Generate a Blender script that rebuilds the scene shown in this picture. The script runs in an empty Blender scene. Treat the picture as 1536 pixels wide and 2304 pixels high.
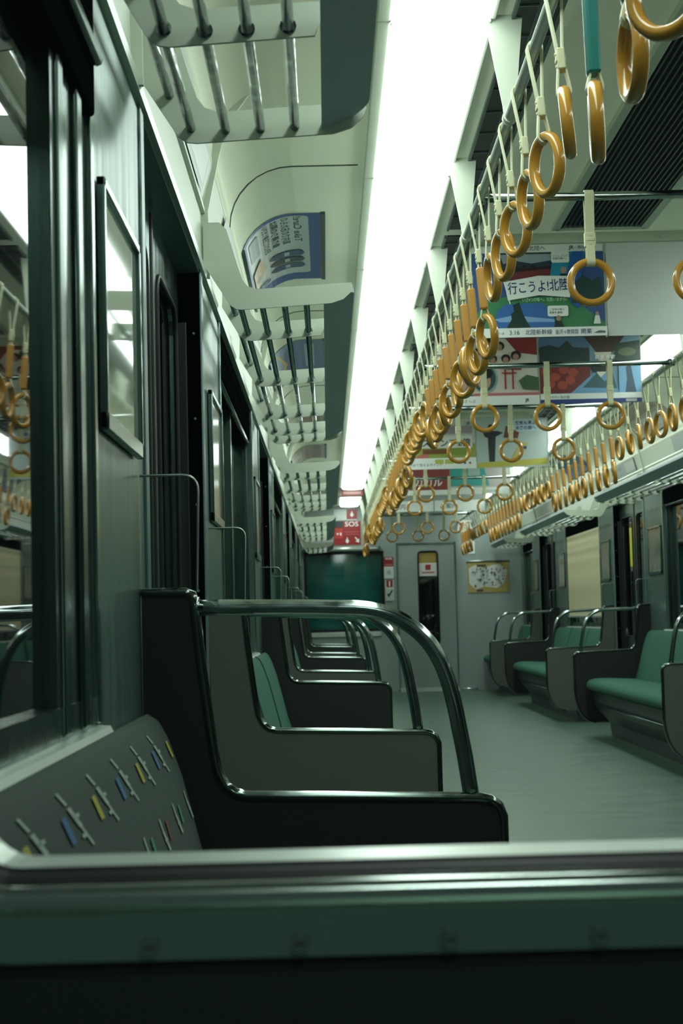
import bpy, bmesh, math, random
from mathutils import Vector, Matrix
random.seed(7)
S = bpy.context.scene
C = S.collection

# ------------------------------------------------------------------ camera, world, exposure
EYE = 0.93
f = 3650.0
sk = 0.025
vy = Vector((737-768, -(1393-1152), -f)).normalized()          # direction of the car's length, seen by the camera
tt = (31*sk - 241*math.sqrt(1-sk*sk))/f
vz = Vector((-sk, math.sqrt(1-sk*sk), tt)).normalized()
vx = vy.cross(vz)
cd = bpy.data.cameras.new('camera')
cam = bpy.data.objects.new('camera', cd); C.objects.link(cam)
M3 = Matrix((vx, vy, vz))
cam.matrix_world = Matrix.Translation((0, 0, EYE)) @ M3.to_4x4()
cd.sensor_fit = 'VERTICAL'; cd.sensor_height = 36.0
cd.lens = f/2304*36.0
cd.clip_start = 0.02
cd.dof.use_dof = True; cd.dof.focus_distance = 4.0; cd.dof.aperture_fstop = 11.0
S.camera = cam

S.view_settings.view_transform = 'Standard'
S.view_settings.look = 'None'
S.view_settings.gamma = 1.0
S.view_settings.use_curve_mapping = False
S.view_settings.exposure = 0.0
LIGHT = 9.5

w = bpy.data.worlds.new('world'); S.world = w; w.use_nodes = True
w.node_tree.nodes['Background'].inputs[0].default_value = (0.10, 0.16, 0.15, 1)
w.node_tree.nodes['Background'].inputs[1].default_value = 0.35

# ------------------------------------------------------------------ materials
def lin(c):
    r = []
    for v in c:
        v /= 255.0
        r.append(v/12.92 if v <= 0.04045 else ((v+0.055)/1.055)**2.4)
    return (*r, 1.0)
MATS = {}
def mat(name, rgb, rough=0.5, metal=0.0, noise=0.0, scale=20.0, stretch=(1,1,1), bump=0.0, spec=0.5, coat=0.0, rvar=0.0):
    if name in MATS: return MATS[name]
    m = bpy.data.materials.new(name); m.use_nodes = True
    nt = m.node_tree; b = nt.nodes['Principled BSDF']
    col = lin(rgb)
    b.inputs['Base Color'].default_value = col
    b.inputs['Roughness'].default_value = rough
    b.inputs['Metallic'].default_value = metal
    b.inputs['Specular IOR Level'].default_value = spec
    if coat: b.inputs['Coat Weight'].default_value = coat; b.inputs['Coat Roughness'].default_value = 0.08
    tc = nt.nodes.new('ShaderNodeTexCoord'); mp = nt.nodes.new('ShaderNodeMapping')
    mp.inputs['Scale'].default_value = stretch
    nz = nt.nodes.new('ShaderNodeTexNoise'); nz.inputs['Scale'].default_value = scale; nz.inputs['Detail'].default_value = 4
    nt.links.new(tc.outputs['Object'], mp.inputs[0]); nt.links.new(mp.outputs[0], nz.inputs['Vector'])
    if noise:
        cr = nt.nodes.new('ShaderNodeMixRGB'); cr.blend_type = 'MIX'
        cr.inputs[1].default_value = tuple(min(1, v*(1-noise)) for v in col[:3])+(1,)
        cr.inputs[2].default_value = tuple(min(1, v*(1+noise)) for v in col[:3])+(1,)
        nt.links.new(nz.outputs[0], cr.inputs[0]); nt.links.new(cr.outputs[0], b.inputs['Base Color'])
    if rvar:
        mr = nt.nodes.new('ShaderNodeMapRange'); mr.inputs[1].default_value = 0.3; mr.inputs[2].default_value = 0.7
        mr.inputs[3].default_value = max(0.0, rough-rvar); mr.inputs[4].default_value = rough+rvar
        nt.links.new(nz.outputs[0], mr.inputs[0]); nt.links.new(mr.outputs[0], b.inputs['Roughness'])
    if bump:
        bp = nt.nodes.new('ShaderNodeBump'); bp.inputs['Strength'].default_value = bump; bp.inputs['Distance'].default_value = 0.002
        nt.links.new(nz.outputs[0], bp.inputs['Height']); nt.links.new(bp.outputs[0], b.inputs['Normal'])
    MATS[name] = m
    return m
def flat(rgb, rough=0.45):
    return mat('print_%02x%02x%02x' % tuple(rgb), rgb, rough)

m_wall   = mat('stainless_wall', (98,120,112), 0.34, 0.5, 0.22, 38, (1,1,0.025), 0.05, 0.5, 0, 0.06)
m_endw   = mat('end_wall_laminate', (150,161,157), 0.38, 0.0, 0.06, 6, (1,1,1), 0.02)
m_steel  = mat('brushed_steel', (160,178,172), 0.18, 0.95, 0.22, 30, (1,1,0.03), 0.05, 0.5, 0, 0.12)
m_steelh = mat('dark_steel', (118,140,136), 0.2, 0.95, 0.2, 18, (1,1,0.05), 0.03, 0.5, 0, 0.06)
m_frame = mat('window_frame_steel', (84,104,98), 0.26, 0.95, 0.3, 30, (1,1,0.03), 0.05, 0.5, 0, 0.08)
m_jamb = mat('jamb_steel', (96,118,118), 0.34, 0.35, 0.15, 20, (1,1,0.1), 0.03)
m_band = mat('upper_band', (186,192,176), 0.4)
m_trimst = mat('edge_steel', (96,108,102), 0.14, 1.0, 0.15, 30, (1,1,1), 0.03, 0.5, 0, 0.05)
m_chrome = mat('polished_tube', (165,176,174), 0.12, 1.0, 0.15, 26, (1,1,1), 0.04, 0.5, 0, 0.07)
m_alu    = mat('satin_aluminium', (190,200,190), 0.35, 0.6, 0.08, 22, (1,0.1,1), 0.02)
m_ceil   = mat('ceiling_panel', (232,236,212), 0.42, 0.0, 0.06, 3, (1,1,1), 0.0, 0.5)
m_cove   = mat('cove_panel', (232,236,214), 0.30, 0.0, 0.06, 3, (1,1,1), 0.0, 0.5)
m_brk    = mat('painted_bracket', (196,204,186), 0.42, 0.0, 0.10, 9, (1,1,1), 0.02)
m_strip  = mat('rack_front_board', (176,190,198), 0.5, 0.0, 0.12, 300, (1,1,1), 0.05)
m_floor  = mat('floor_sheet', (84,108,94), 0.33, 0.0, 0.10, 9, (0.35,1,1), 0.02, 0.5, 0, 0.03)
m_green  = mat('green_moquette', (31,92,73), 0.85, 0.0, 0.25, 160, (1,1,1), 0.5)
m_prio   = mat('dark_green_moquette', (44,60,52), 0.85, 0.0, 0.2, 160, (1,1,1), 0.4)
m_pgrey  = mat('partition_grey', (82,88,82), 0.42, 0.0, 0.12, 200, (1,1,1), 0.05)
m_pblk   = mat('partition_black', (16,18,17), 0.5, 0.0, 0.2, 200, (1,1,1), 0.05)
m_black  = mat('black_rubber', (9,14,13), 0.5, spec=0.35)
m_glassd = mat('night_window_glass', (5,9,9), 0.02, 0.0, spec=1.0)
m_ring   = mat('amber_plastic', (190,138,48), 0.20, 0.0, 0.10, 30, (1,1,1), 0.0, 0.6, 0.4)
m_sleeve = mat('amber_sleeve', (188,134,52), 0.42, 0.0, 0.10, 60)
m_teal   = mat('teal_sleeve', (20,112,104), 0.35, 0.0, 0.08, 60)
m_strap  = mat('cream_webbing', (206,206,168), 0.55, 0.0, 0.08, 90, (1,1,1), 0.15)
m_cream  = mat('cream_blind', (206,198,160), 0.7, 0.0, 0.04, 60)
m_grille = mat('dark_grille', (30,36,36), 0.5, 0.2, 0.1, 20)
m_slat   = mat('grille_slat', (70,84,80), 0.4, 0.4)
m_white  = mat('white_paper', (226,230,222), 0.5)
m_under  = mat('seat_skirt', (56,62,60), 0.45, 0.3, 0.15, 14)

def mix_glass(name, tint, gl):
    m = bpy.data.materials.new(name); m.use_nodes = True; nt = m.node_tree; nt.nodes.clear()
    o = nt.nodes.new('ShaderNodeOutputMaterial'); mx = nt.nodes.new('ShaderNodeMixShader')
    tr = nt.nodes.new('ShaderNodeBsdfTransparent'); tr.inputs[0].default_value = tint
    g = nt.nodes.new('ShaderNodeBsdfGlossy'); g.inputs['Roughness'].default_value = gl
    fr = nt.nodes.new('ShaderNodeFresnel'); fr.inputs[0].default_value = 1.45
    nt.links.new(fr.outputs[0], mx.inputs[0]); nt.links.new(tr.outputs[0], mx.inputs[1]); nt.links.new(g.outputs[0], mx.inputs[2])
    nt.links.new(mx.outputs[0], o.inputs[0]); return m
m_pane = mix_glass('clear_pane', (0.93,0.98,0.96,1), 0.01)
m_acr  = mix_glass('clear_acrylic', (0.90,0.95,0.93,1), 0.03)
def emit(name, rgb, st):
    m = bpy.data.materials.new(name); m.use_nodes = True; nt = m.node_tree; nt.nodes.clear()
    o = nt.nodes.new('ShaderNodeOutputMaterial'); e = nt.nodes.new('ShaderNodeEmission')
    e.inputs[0].default_value = (*rgb, 1); e.inputs[1].default_value = st
    nt.links.new(e.outputs[0], o.inputs[0]); return m
m_lamp = emit('lamp_diffuser', (0.88, 1.0, 0.93), LIGHT)
m_fill = emit('fill_lamp', (0.82, 1.0, 0.92), 22.0)  # glow of the fill lamp added behind the camera

# ------------------------------------------------------------------ helpers
def box(bm, x0, x1, y0, y1, z0, z1, mi=0, bev=0.0):
    if x0 > x1: x0, x1 = x1, x0
    if y0 > y1: y0, y1 = y1, y0
    v = [bm.verts.new((x, y, z)) for x in (x0, x1) for y in (y0, y1) for z in (z0, z1)]
    fs = []
    for q in ((0,1,3,2),(4,6,7,5),(0,4,5,1),(2,3,7,6),(0,2,6,4),(1,5,7,3)):
        fc = bm.faces.new([v[i] for i in q]); fc.material_index = mi; fs.append(fc)
    if bev:
        es = set(e for fc in fs for e in fc.edges)
        r = bmesh.ops.bevel(bm, geom=list(es), offset=bev, segments=3, affect='EDGES', profile=0.5)
        for fc in r['faces']: fc.material_index = mi; fc.smooth = True
    return fs
def prism(bm, pts, a0, a1, axis='y', mi=0, smooth=False):
    """pts are (x,z) for axis y, (y,z) for axis x, (x,y) for axis z"""
    def P(p, a):
        return {'y': (p[0], a, p[1]), 'x': (a, p[0], p[1]), 'z': (p[0], p[1], a)}[axis]
    A = [bm.verts.new(P(p, a0)) for p in pts]; B = [bm.verts.new(P(p, a1)) for p in pts]
    n = len(pts); fs = [bm.faces.new(A[::-1]), bm.faces.new(B)]
    for i in range(n):
        q = bm.faces.new((A[i], A[(i+1) % n], B[(i+1) % n], B[i])); q.smooth = smooth; fs.append(q)
    for q in fs: q.material_index = mi
    return fs
def fillet(pts, rs, seg=6, closed=False):
    out = []; n = len(pts)
    for i, p in enumerate(pts):
        r = rs[i] if isinstance(rs, (list, tuple)) else rs
        if (not closed and i in (0, n-1)) or r <= 0: out.append(Vector(p)); continue
        p0 = Vector(pts[i-1]); p1 = Vector(p); p2 = Vector(pts[(i+1) % n])
        a = (p0-p1); b = (p2-p1); la, lb = a.length, b.length; a.normalize(); b.normalize()
        ang = a.angle(b)
        if ang > math.pi-0.02: out.append(p1); continue
        d = min(r/math.tan(ang/2), la*0.49, lb*0.49)
        s = p1+a*d; e = p1+b*d
        for k in range(seg+1):
            t = k/seg; out.append((1-t)**2*s + 2*t*(1-t)*p1 + t*t*e)
    return out
def tube(bm, path, r, seg=12, mi=0, closed=False, caps=True, flatx=1.0):
    path = [Vector(p) for p in path]; n = len(path); rings = []
    prev = None
    for i in range(n):
        if closed: t = (path[(i+1) % n]-path[i-1]).normalized()
        else: t = (path[min(i+1, n-1)]-path[max(i-1, 0)]).normalized()
        if prev is None:
            up = Vector((0,0,1)) if abs(t.z) < 0.9 else Vector((0,1,0))
            u = t.cross(up).normalized()
        else:
            u = (prev - t*prev.dot(t)).normalized()
        prev = u; v = t.cross(u)
        rings.append([bm.verts.new(path[i]+u*math.cos(2*math.pi*k/seg)*r*flatx+v*math.sin(2*math.pi*k/seg)*r) for k in range(seg)])
    m = n if closed else n-1
    for i in range(m):
        A = rings[i]; B = rings[(i+1) % n]
        for k in range(seg):
            q = bm.faces.new((A[k], A[(k+1) % seg], B[(k+1) % seg], B[k])); q.smooth = True; q.material_index = mi
    if caps and not closed:
        for R in (rings[0][::-1], rings[-1]):
            q = bm.faces.new(R); q.material_index = mi
def disc(bm, c, r, axis, h, seg=12, mi=0):
    """short cylinder, centre c, along axis ('x','y','z') length h"""
    c = Vector(c); d = {'x': Vector((1,0,0)), 'y': Vector((0,1,0)), 'z': Vector((0,0,1))}[axis]*h/2
    tube(bm, [c-d, c+d], r, seg, mi)
def obj(name, bm, mats, parent=None, kind=None, label=None):
    bmesh.ops.recalc_face_normals(bm, faces=bm.faces)
    me = bpy.data.meshes.new(name); bm.to_mesh(me); bm.free()
    for m in (mats if isinstance(mats, (list, tuple)) else [mats]): me.materials.append(m)
    o = bpy.data.objects.new(name, me); C.objects.link(o)
    if parent: 
        o.parent = parent
        o.location = -Vector(parent.location) if parent.get('worldparts') else (0,0,0)
    if kind: o['kind'] = kind
    if label: o['label'] = label
    return o
def thing(name, loc, label, cat, group=None, kind=None):
    """empty at the thing's base; its parts are modelled in world metres and shifted back"""
    o = bpy.data.objects.new(name, None); C.objects.link(o); o.location = loc; o.empty_display_size = 0.05
    o['worldparts'] = 1
    if label: o['label'] = label
    if cat: o['category'] = cat
    if group: o['group'] = group
    if kind: o['kind'] = kind
    return o
def tag(o, label, cat, group=None):
    o['label'] = label; o['category'] = cat
    if group: o['group'] = group
    return o
NB = bmesh.new
ORD = ['first','second','third','fourth','fifth','sixth','seventh','eighth','ninth','tenth','eleventh','twelfth','thirteenth','fourteenth','fifteenth','sixteenth','seventeenth','eighteenth','nineteenth']
TENS = {2:'twent',3:'thirt',4:'fort',5:'fift',6:'sixt'}
def ordw(n):
    if n <= 19: return ORD[n-1]
    t, u = divmod(n, 10)
    return TENS[t]+'ieth' if u == 0 else TENS[t]+'y-'+ORD[u-1]

# ------------------------------------------------------------------ plan of the car (metres, eye above x=0,y=0)
XL, XR = -0.31, 2.45
CX = (XL+XR)/2
def mx(side, x): return x if side == 'left' else 2*CX-x
P = [2.70, 4.26, 7.52, 9.08, 12.34, 13.90, 17.16, 18.72]
DOORS = [(2.83,4.13), (7.65,8.95), (12.47,13.77), (17.29,18.59)]
Y0, Y1 = 1.0, 20.4
CE = 2.36
HEAD = 1.84
# windows: (y0,y1)
WINS = [(1.12,2.16), (4.86,6.92), (9.68,11.74), (14.50,16.56), (19.2,20.2)]
WZ0, WZ1 = 0.80, HEAD
def rec(i): return 0.012 if i == 0 else 0.045

# ------------------------------------------------------------------ floor
bm = NB(); box(bm, XL-0.1, XR+0.1, Y0-0.03, Y1+0.1, -0.05, 0)
obj('floor', bm, m_floor, kind='structure')
# ------------------------------------------------------------------ side walls
for side in ('left', 'right'):
    bm = NB()
    a, b = mx(side, XL), mx(side, XL-0.09)
    solid = []     # y ranges of pillars
    cuts = sorted([(d[0], d[1], 0.0, HEAD) for d in DOORS]+[(q[0], q[1], WZ0, WZ1) for q in WINS])
    y = Y0
    for c0, c1, z0, z1 in cuts:
        box(bm, a, b, y, c0, 0, HEAD)
        if z0 > 0: box(bm, a, b, c0, c1, 0, z0)
        y = c1
    box(bm, a, b, y, Y1, 0, HEAD)
    # above the header: leaning band up to the cove
    prism(bm, [(mx(side,x), z) for x, z in ((XL,HEAD),(XL,2.02),(XL+0.004,2.03),(-0.278,2.135),(-0.40,2.135),(-0.40,HEAD))], Y0, Y1, mi=1)
    obj('wall_'+side, bm, [m_wall, m_band], kind='structure')
    # header rail, with a bright lower lip
    bm = NB()
    prism(bm, [(mx(side,x), z) for x, z in ((XL-0.005,HEAD-0.006),(XL+0.012,HEAD-0.006),(XL+0.014,HEAD+0.012),(XL+0.004,HEAD+0.03),(XL-0.005,HEAD+0.03))], Y0, Y1)
    prism(bm, [(mx(side,x), z) for x, z in ((XL-0.002,2.012),(XL+0.010,2.014),(XL+0.010,2.026),(XL-0.002,2.03))], Y0, Y1)
    obj('trim_%d' % (1 if side == 'left' else 2), bm, m_alu, kind='structure')
    # lower window ledge rail
    bm = NB()
    for q in WINS:
        prism(bm, [(mx(side,x), z) for x, z in ((XL-0.05,0.80),(XL+0.016,0.795),(XL+0.02,0.787),(XL+0.016,0.776),(XL-0.003,0.776))], q[0]-0.03, q[1]+0.03)
    obj('trim_%d' % (3 if side == 'left' else 4), bm, m_alu, kind='structure')

# cove and ceiling: one continuous profile
prof = [(-0.278, 2.135), (-0.279, 2.17)]
for k in range(9):
    t = math.radians(180-90*k/8); prof.append((-0.079+0.2*math.cos(t), 2.17+0.19*math.sin(t)))
CC = 2.40
half = prof+[(0.62, CE), (0.66, CC)]
full = half + [(2*CX-x, z) for x, z in half[::-1]]
bm = NB()
prism(bm, full+[(2*CX+0.40, 2.135), (2*CX+0.40, 2.46), (-0.40, 2.46), (-0.40, 2.135)], Y0, Y1, smooth=False)
ce = obj('ceiling', bm, m_ceil, kind='structure')
for p in ce.data.polygons:
    if abs(p.normal.y) < 0.1 and abs(p.center.z) < 2.45: p.use_smooth = True
# cross seams of the ceiling panels
n = 5
for side in ('left', 'right'):
    bm = NB()
    y = 2.63
    while y < Y1:
        pr = [(mx(side, x), z) for x, z in prof[1:]]
        inner = [(mx(side, x+(0.003 if i < 6 else 0)), z-0.003) for i, (x, z) in enumerate(prof[1:])]
        e0 = (mx(side, 0.13), CE); e1 = (mx(side, 0.13), CE-0.003)
        prism(bm, pr+[e0, e1]+inner[::-1], y-0.003, y+0.003)
        y += 2.41
    obj('trim_%d' % n, bm, m_slat, kind='structure'); n += 1

# ------------------------------------------------------------------ windows in the side walls
wn = 1
for side in ('left', 'right'):
    for wi, (a, b) in enumerate(WINS):
        REC = rec(wi)
        r = thing('window_%d' % wn, (mx(side, XL-REC), (a+b)/2, WZ0), None, None, kind='structure'); wn += 1
        xg = XL-REC
        bm = NB(); box(bm, mx(side, xg-0.004), mx(side, xg-0.010), a, b, WZ0, WZ1); obj('pane', bm, m_glassd, r, label='dark pane showing the night outside')
        bm = NB()
        st = 0.285 if wi == 0 else 0.07
        # stepped stiles
        for (ya, yb, sg) in ((a, a+0.07, 1), (b-st, b, -1)):
            box(bm, mx(side, xg-0.004), mx(side, xg+0.010), ya, yb, WZ0, WZ1)
            if sg < 0 and wi == 0:
                box(bm, mx(side, xg+0.008), mx(side, xg+0.015), yb-0.255, yb-0.215, WZ0, 1.62, bev=0.0035)
                box(bm, mx(side, xg+0.008), mx(side, xg+0.018), yb-0.125, yb-0.082, WZ0, 1.64, bev=0.0045)
            else:
                if sg < 0: box(bm, mx(side, xg+0.008), mx(side, xg+0.026), yb-0.025, yb, WZ0, WZ1-0.13, bev=0.003)
                else: box(bm, mx(side, xg+0.008), mx(side, xg+0.026), ya, ya+0.025, WZ0, WZ1-0.13, bev=0.003)
        box(bm, mx(side, xg-0.004), mx(side, xg+0.012), a, b, WZ0, WZ0+0.035)
        if b-a > 1.5:
            m = (a+b)/2
            box(bm, mx(side, xg-0.004), mx(side, xg+0.018), m-0.035, m+0.035, WZ0, WZ1)
        obj('window_frame', bm, m_frame, r)
        bm = NB(); box(bm, mx(side, xg), mx(side, XL-0.004 if wi else XL+0.012), a, b, 1.70 if wi else 1.615, WZ1-0.002, bev=0.006)  # first window's box reaches lower, its black standing in for shade there
        obj('blind_box', bm, mat('matt_black_box', (6,9,8), 0.95, spec=0.0), r)
        if side == 'right' and wi == 3:
            bm = NB(); box(bm, mx(side, xg+0.032), mx(side, xg+0.036), a+0.03, b-0.03, 0.90, 1.72); obj('blind', bm, m_cream, r, label='cream roller blind pulled down')
            bm = NB(); box(bm, mx(side, xg+0.028), mx(side, xg+0.044), a+0.03, b-0.03, 0.885, 0.905, bev=0.003); obj('blind_rail', bm, m_alu, r)
        else:
            bm = NB(); tube(bm, [(mx(side, xg+0.030), a+0.02, 1.688), (mx(side, xg+0.030), b-0.02, 1.688)], 0.009, 8); obj('blind_rail', bm, m_steelh, r)

# pillar edging: upright steel channels beside each window and door
bm = NB()
for side in ('left', 'right'):
    for (a, b) in WINS:
        for yy in (a-0.012, b+0.012):
            box(bm, mx(side, XL-0.002), mx(side, XL+0.006), yy-0.012, yy+0.012, 0.80, HEAD, bev=0.002)
obj('trim_7', bm, m_steel, kind='structure')
bm = NB()
for side in ('left', 'right'):
    for (a, b) in DOORS:
        for yy, s in ((a, -1), (b, 1)):
            box(bm, mx(side, XL-0.06), mx(side, XL+0.005), yy+s*0.0, yy+s*0.05, 0.0, HEAD, bev=0.003)     # polished jamb
            box(bm, mx(side, XL-0.058), mx(side, XL-0.034), yy-s*0.004, yy+s*0.004, 0.05, 1.70, 1, bev=0.0035)  # rubber seal
            for k in range(7):                                                                            # rivets
                disc(bm, (mx(side, XL-0.016), yy-s*0.002, 0.35+0.22*k), 0.0035, 'y', 0.004, 8)
        box(bm, mx(side, XL-0.058), mx(side, XL), a, b, HEAD-0.012, HEAD)
obj('trim_8', bm, [m_jamb, m_black], kind='structure')

# ------------------------------------------------------------------ sliding doors
dn = 1
def rrect(y0, y1, z0, z1, r, seg=5):
    return [tuple(p) for p in fillet([(y0,z0),(y1,z0),(y1,z1),(y0,z1)], r, seg, True)]
for side in ('left', 'right'):
    for di, (a, b) in enumerate(DOORS):
        r = thing('door_%d' % dn, (mx(side, XL-0.08), (a+b)/2, 0.0), None, None, kind='structure'); dn += 1
        mid = (a+b)/2
        for (ya, yb) in ((a, mid-0.004), (mid+0.004, b)):
            bm = NB(); X0, X1 = mx(side, XL-0.055), mx(side, XL-0.085)
            wy0, wy1, wz0, wz1 = ya+0.09, yb-0.09, 0.72, 1.72
            box(bm, X0, X1, ya, wy0, 0.02, HEAD-0.012); box(bm, X0, X1, wy1, yb, 0.02, HEAD-0.012)
            box(bm, X0, X1, wy0, wy1, 0.02, wz0); box(bm, X0, X1, wy0, wy1, wz1, HEAD-0.012)
            for (cy, cz, sy, sz) in ((wy0,wz0,1,1),(wy1,wz0,-1,1),(wy0,wz1,1,-1),(wy1,wz1,-1,-1)):
                R = 0.07; pts = [(cy, cz)]
                for k in range(7):
                    t = math.radians(90*k/6); pts.append((cy+sy*(R-R*math.sin(t)), cz+sz*(R-R*math.cos(t))))
                prism(bm, pts, X0, X1, 'x')
            leaf = obj('door_leaf', bm, m_steelh, r)
            bm = NB(); box(bm, mx(side, XL-0.066), mx(side, XL-0.072), wy0-0.01, wy1+0.01, wz0-0.01, wz1+0.01)
            o = obj('door_glass', bm, m_glassd, leaf)
            bm = NB()
            ip = rrect(wy0+0.006, wy1-0.006, wz0+0.006, wz1-0.006, 0.07)
            tube(bm, [(mx(side, XL-0.054), p[0], p[1]) for p in ip], 0.006, 6, closed=True)
            obj('door_gasket', bm, m_black, leaf)
        bm = NB(); box(bm, mx(side, XL-0.050), mx(side, XL-0.062), mid-0.012, mid+0.012, 0.02, HEAD-0.02, bev=0.004); obj('centre_seal', bm, m_black, r)
        if side == 'right' and di == 2:
            bm = NB(); box(bm, mx(side, XL-0.0655), mx(side, XL-0.0645), 13.28, 13.40, 1.30, 1.62); obj('door_sticker', bm, flat((196,190,40)), r, label='yellow warning sticker on the door glass')

# ------------------------------------------------------------------ far end wall
bm = NB()
# wall with door recess and window hole made of boxes
ZT = 2.46
ex0, ex1 = XL-0.09, XR+0.09
wx0, wx1, wz0, wz1 = -0.25, 0.69, 0.80, 1.74
dx0, dx1, dz1 = 0.89, 1.62, 1.85
box(bm, ex0, wx0, Y1, Y1+0.08, 0, ZT); box(bm, wx1, dx0, Y1, Y1+0.08, 0, ZT)
box(bm, wx0, wx1, Y1, Y1+0.08, 0, wz0); box(bm, wx0, wx1, Y1, Y1+0.08, wz1, ZT)
box(bm, dx0, dx1, Y1, Y1+0.08, dz1, ZT); box(bm, dx1, ex1, Y1, Y1+0.08, 0, ZT)
obj('wall_far', bm, m_endw, kind='structure')
r = thing('window_%d' % wn, ((wx0+wx1)/2, Y1+0.03, wz0), None, None, kind='structure'); wn += 1
bm = NB(); box(bm, wx0, wx1, Y1+0.05, Y1+0.056, wz0, wz1); obj('pane', bm, mat('teal_reflection_glass', (28,90,84), 0.04, 0, 0.6, 4.0, (0.5,1,4)), r)  # teal streaks painted into the glass colour as reflections
bm = NB()
for (a, b, c, d) in ((wx0-.03,wx0,wz0-.03,wz1+.03),(wx1,wx1+.03,wz0-.03,wz1+.03),(wx0,wx1,wz1,wz1+.03),(wx0,wx1,wz0-.03,wz0)):
    box(bm, a, b, Y1-0.012, Y1+0.05, c, d, bev=0.004)
obj('window_frame', bm, m_black, r)
bm = NB(); box(bm, wx0+0.02, wx1-0.02, Y1-0.02, Y1+0.0, 0.70, 0.76, bev=0.006); obj('trim_9', bm, m_alu, kind='structure')
r = thing('window_roller', (0.2, Y1-0.03, 1.80), 'silver rounded roller cover above the far end window', 'roller blind')
bm = NB(); tube(bm, [(-0.24, Y1-0.035, 1.80), (0.66, Y1-0.035, 1.80)], 0.032, 14); obj('cover', bm, m_alu, r)
bm = NB(); box(bm, -0.26, -0.24, Y1-0.07, Y1, 1.765, 1.835, bev=0.004); obj('end_cap', bm, m_steelh, r)
bm = NB(); box(bm, 0.66, 0.68, Y1-0.07, Y1, 1.765, 1.835, bev=0.004); obj('end_cap', bm, m_steelh, r)
# end door
r = thing('door_%d' % dn, ((dx0+dx1)/2, Y1+0.03, 0), None, None, kind='structure'); dn += 1
bm = NB(); a, b, c, d = 1.155, 1.40, 0.58, 1.75
Ya, Yb = Y1+0.012, Y1+0.045
box(bm, dx0, a, Ya, Yb, 0, dz1); box(bm, b, dx1, Ya, Yb, 0, dz1); box(bm, a, b, Ya, Yb, 0, c); box(bm, a, b, Ya, Yb, d, dz1)
for (cx, cz, sx, sz) in ((a,c,1,1),(b,c,-1,1),(a,d,1,-1),(b,d,-1,-1)):
    R = 0.05; pts = [(cx, cz)]
    for k in range(7):
        t = math.radians(90*k/6); pts.append((cx+sx*(R-R*math.sin(t)), cz+sz*(R-R*math.cos(t))))
    prism(bm, pts, Ya, Yb, 'y')
obj('door_leaf', bm, m_endw, r)
bm = NB(); box(bm, a-0.01, b+0.01, Yb-0.008, Yb-0.002, c-0.01, d+0.01); obj('door_glass', bm, m_glassd, r)
bm = NB(); tube(bm, [(p[0], Ya, p[1]) for p in rrect(a, b, c, d, 0.05)], 0.010, 6, closed=True); obj('door_gasket', bm, m_black, r)
bm = NB()
for (p, q, s, t) in ((dx0-.012,dx0+.006,0,dz1+.012),(dx1-.006,dx1+.012,0,dz1+.012),(dx0,dx1,dz1-.006,dz1+.012)):
    box(bm, p, q, Y1-0.006, Y1+0.02, s, t)
obj('door_frame', bm, m_steelh, r)
bm = NB(); disc(bm, (0.97, Y1-0.005, 0.95), 0.022, 'y', 0.03); tube(bm, [(0.97, Y1-0.02, 0.95), (1.05, Y1-0.022, 0.95)], 0.009, 8); obj('door_handle', bm, m_chrome, r)
bm = NB(); prism(bm, [(Y1-0.10, 0.0), (Y1+0.05, 0.0), (Y1+0.05, 0.045), (Y1-0.02, 0.045)], dx0, dx1, 'x'); obj('door_sill', bm, m_alu, r)
# emergency brass/chrome kick strip at the right of the door
r = bmesh.new(); box(r, 1.66, 1.86, Y1-0.05, Y1, 0.0, 0.03, bev=0.006)
tag(obj('kick_strip', r, m_chrome), 'bright steel strip at the floor right of the far end door', 'strip')

# ------------------------------------------------------------------ near end wall with the window we look through
OPX0, OPX1, OPZ0, OPZ1 = -0.216, 0.80, 0.787, 1.76
def rr(d, seg=8, r0=0.030):
    r = max(0.004, r0+d)
    x0, x1, z0, z1 = OPX0-d, OPX1+d, OPZ0-d, OPZ1+d
    out = []
    for (cx, cz, a0) in ((x0+r, z0+r, 180), (x1-r, z0+r, 270), (x1-r, z1-r, 0), (x0+r, z1-r, 90)):
        for k in range(seg+1):
            t = math.radians(a0+90*k/seg); out.append((cx+r*math.cos(t), cz+r*math.sin(t)))
    return out
def ringloft(bm, profile, mi=0, smooth=False):
    """profile: list of (d, y)"""
    rows = [[bm.verts.new((x, y, z)) for x, z in rr(d)] for d, y in profile]
    for A, B in zip(rows, rows[1:]):
        n = len(A)
        for i in range(n):
            q = bm.faces.new((A[i], A[(i+1) % n], B[(i+1) % n], B[i])); q.material_index = mi; q.smooth = smooth
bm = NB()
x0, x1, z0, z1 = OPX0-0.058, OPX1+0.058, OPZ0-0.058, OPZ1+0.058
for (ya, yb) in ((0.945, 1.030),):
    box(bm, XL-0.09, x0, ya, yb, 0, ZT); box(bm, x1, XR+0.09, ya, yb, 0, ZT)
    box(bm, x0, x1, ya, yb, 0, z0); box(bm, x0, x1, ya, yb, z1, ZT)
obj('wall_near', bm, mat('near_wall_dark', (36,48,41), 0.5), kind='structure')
r = thing('window_%d' % wn, ((OPX0+OPX1)/2, 0.96, OPZ0), None, None, kind='structure'); wn += 1
bm = NB()
ringloft(bm, [(0.058, 1.036), (0.004, 1.036), (0.001, 1.034), (0.0, 0.979)])                   # inner ledge
obj('window_ledge', bm, m_alu, r)
bm = NB()
ringloft(bm, [(0.0, 0.979), (0.003, 0.976), (0.004, 0.972), (0.009, 0.966), (0.009, 0.958)]); obj('window_gasket', bm, m_black, r)
bm = NB()
pr = []
for k in range(11):
    t = math.radians(-60+200*k/10); pr.append((0.0155-0.0080*math.cos(t), 0.956-0.009*math.sin(t)))
ringloft(bm, pr, smooth=True); obj('window_bead', bm, mat('bead_steel', (196,206,198), 0.17, 0.9), r)
bm = NB()
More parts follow.
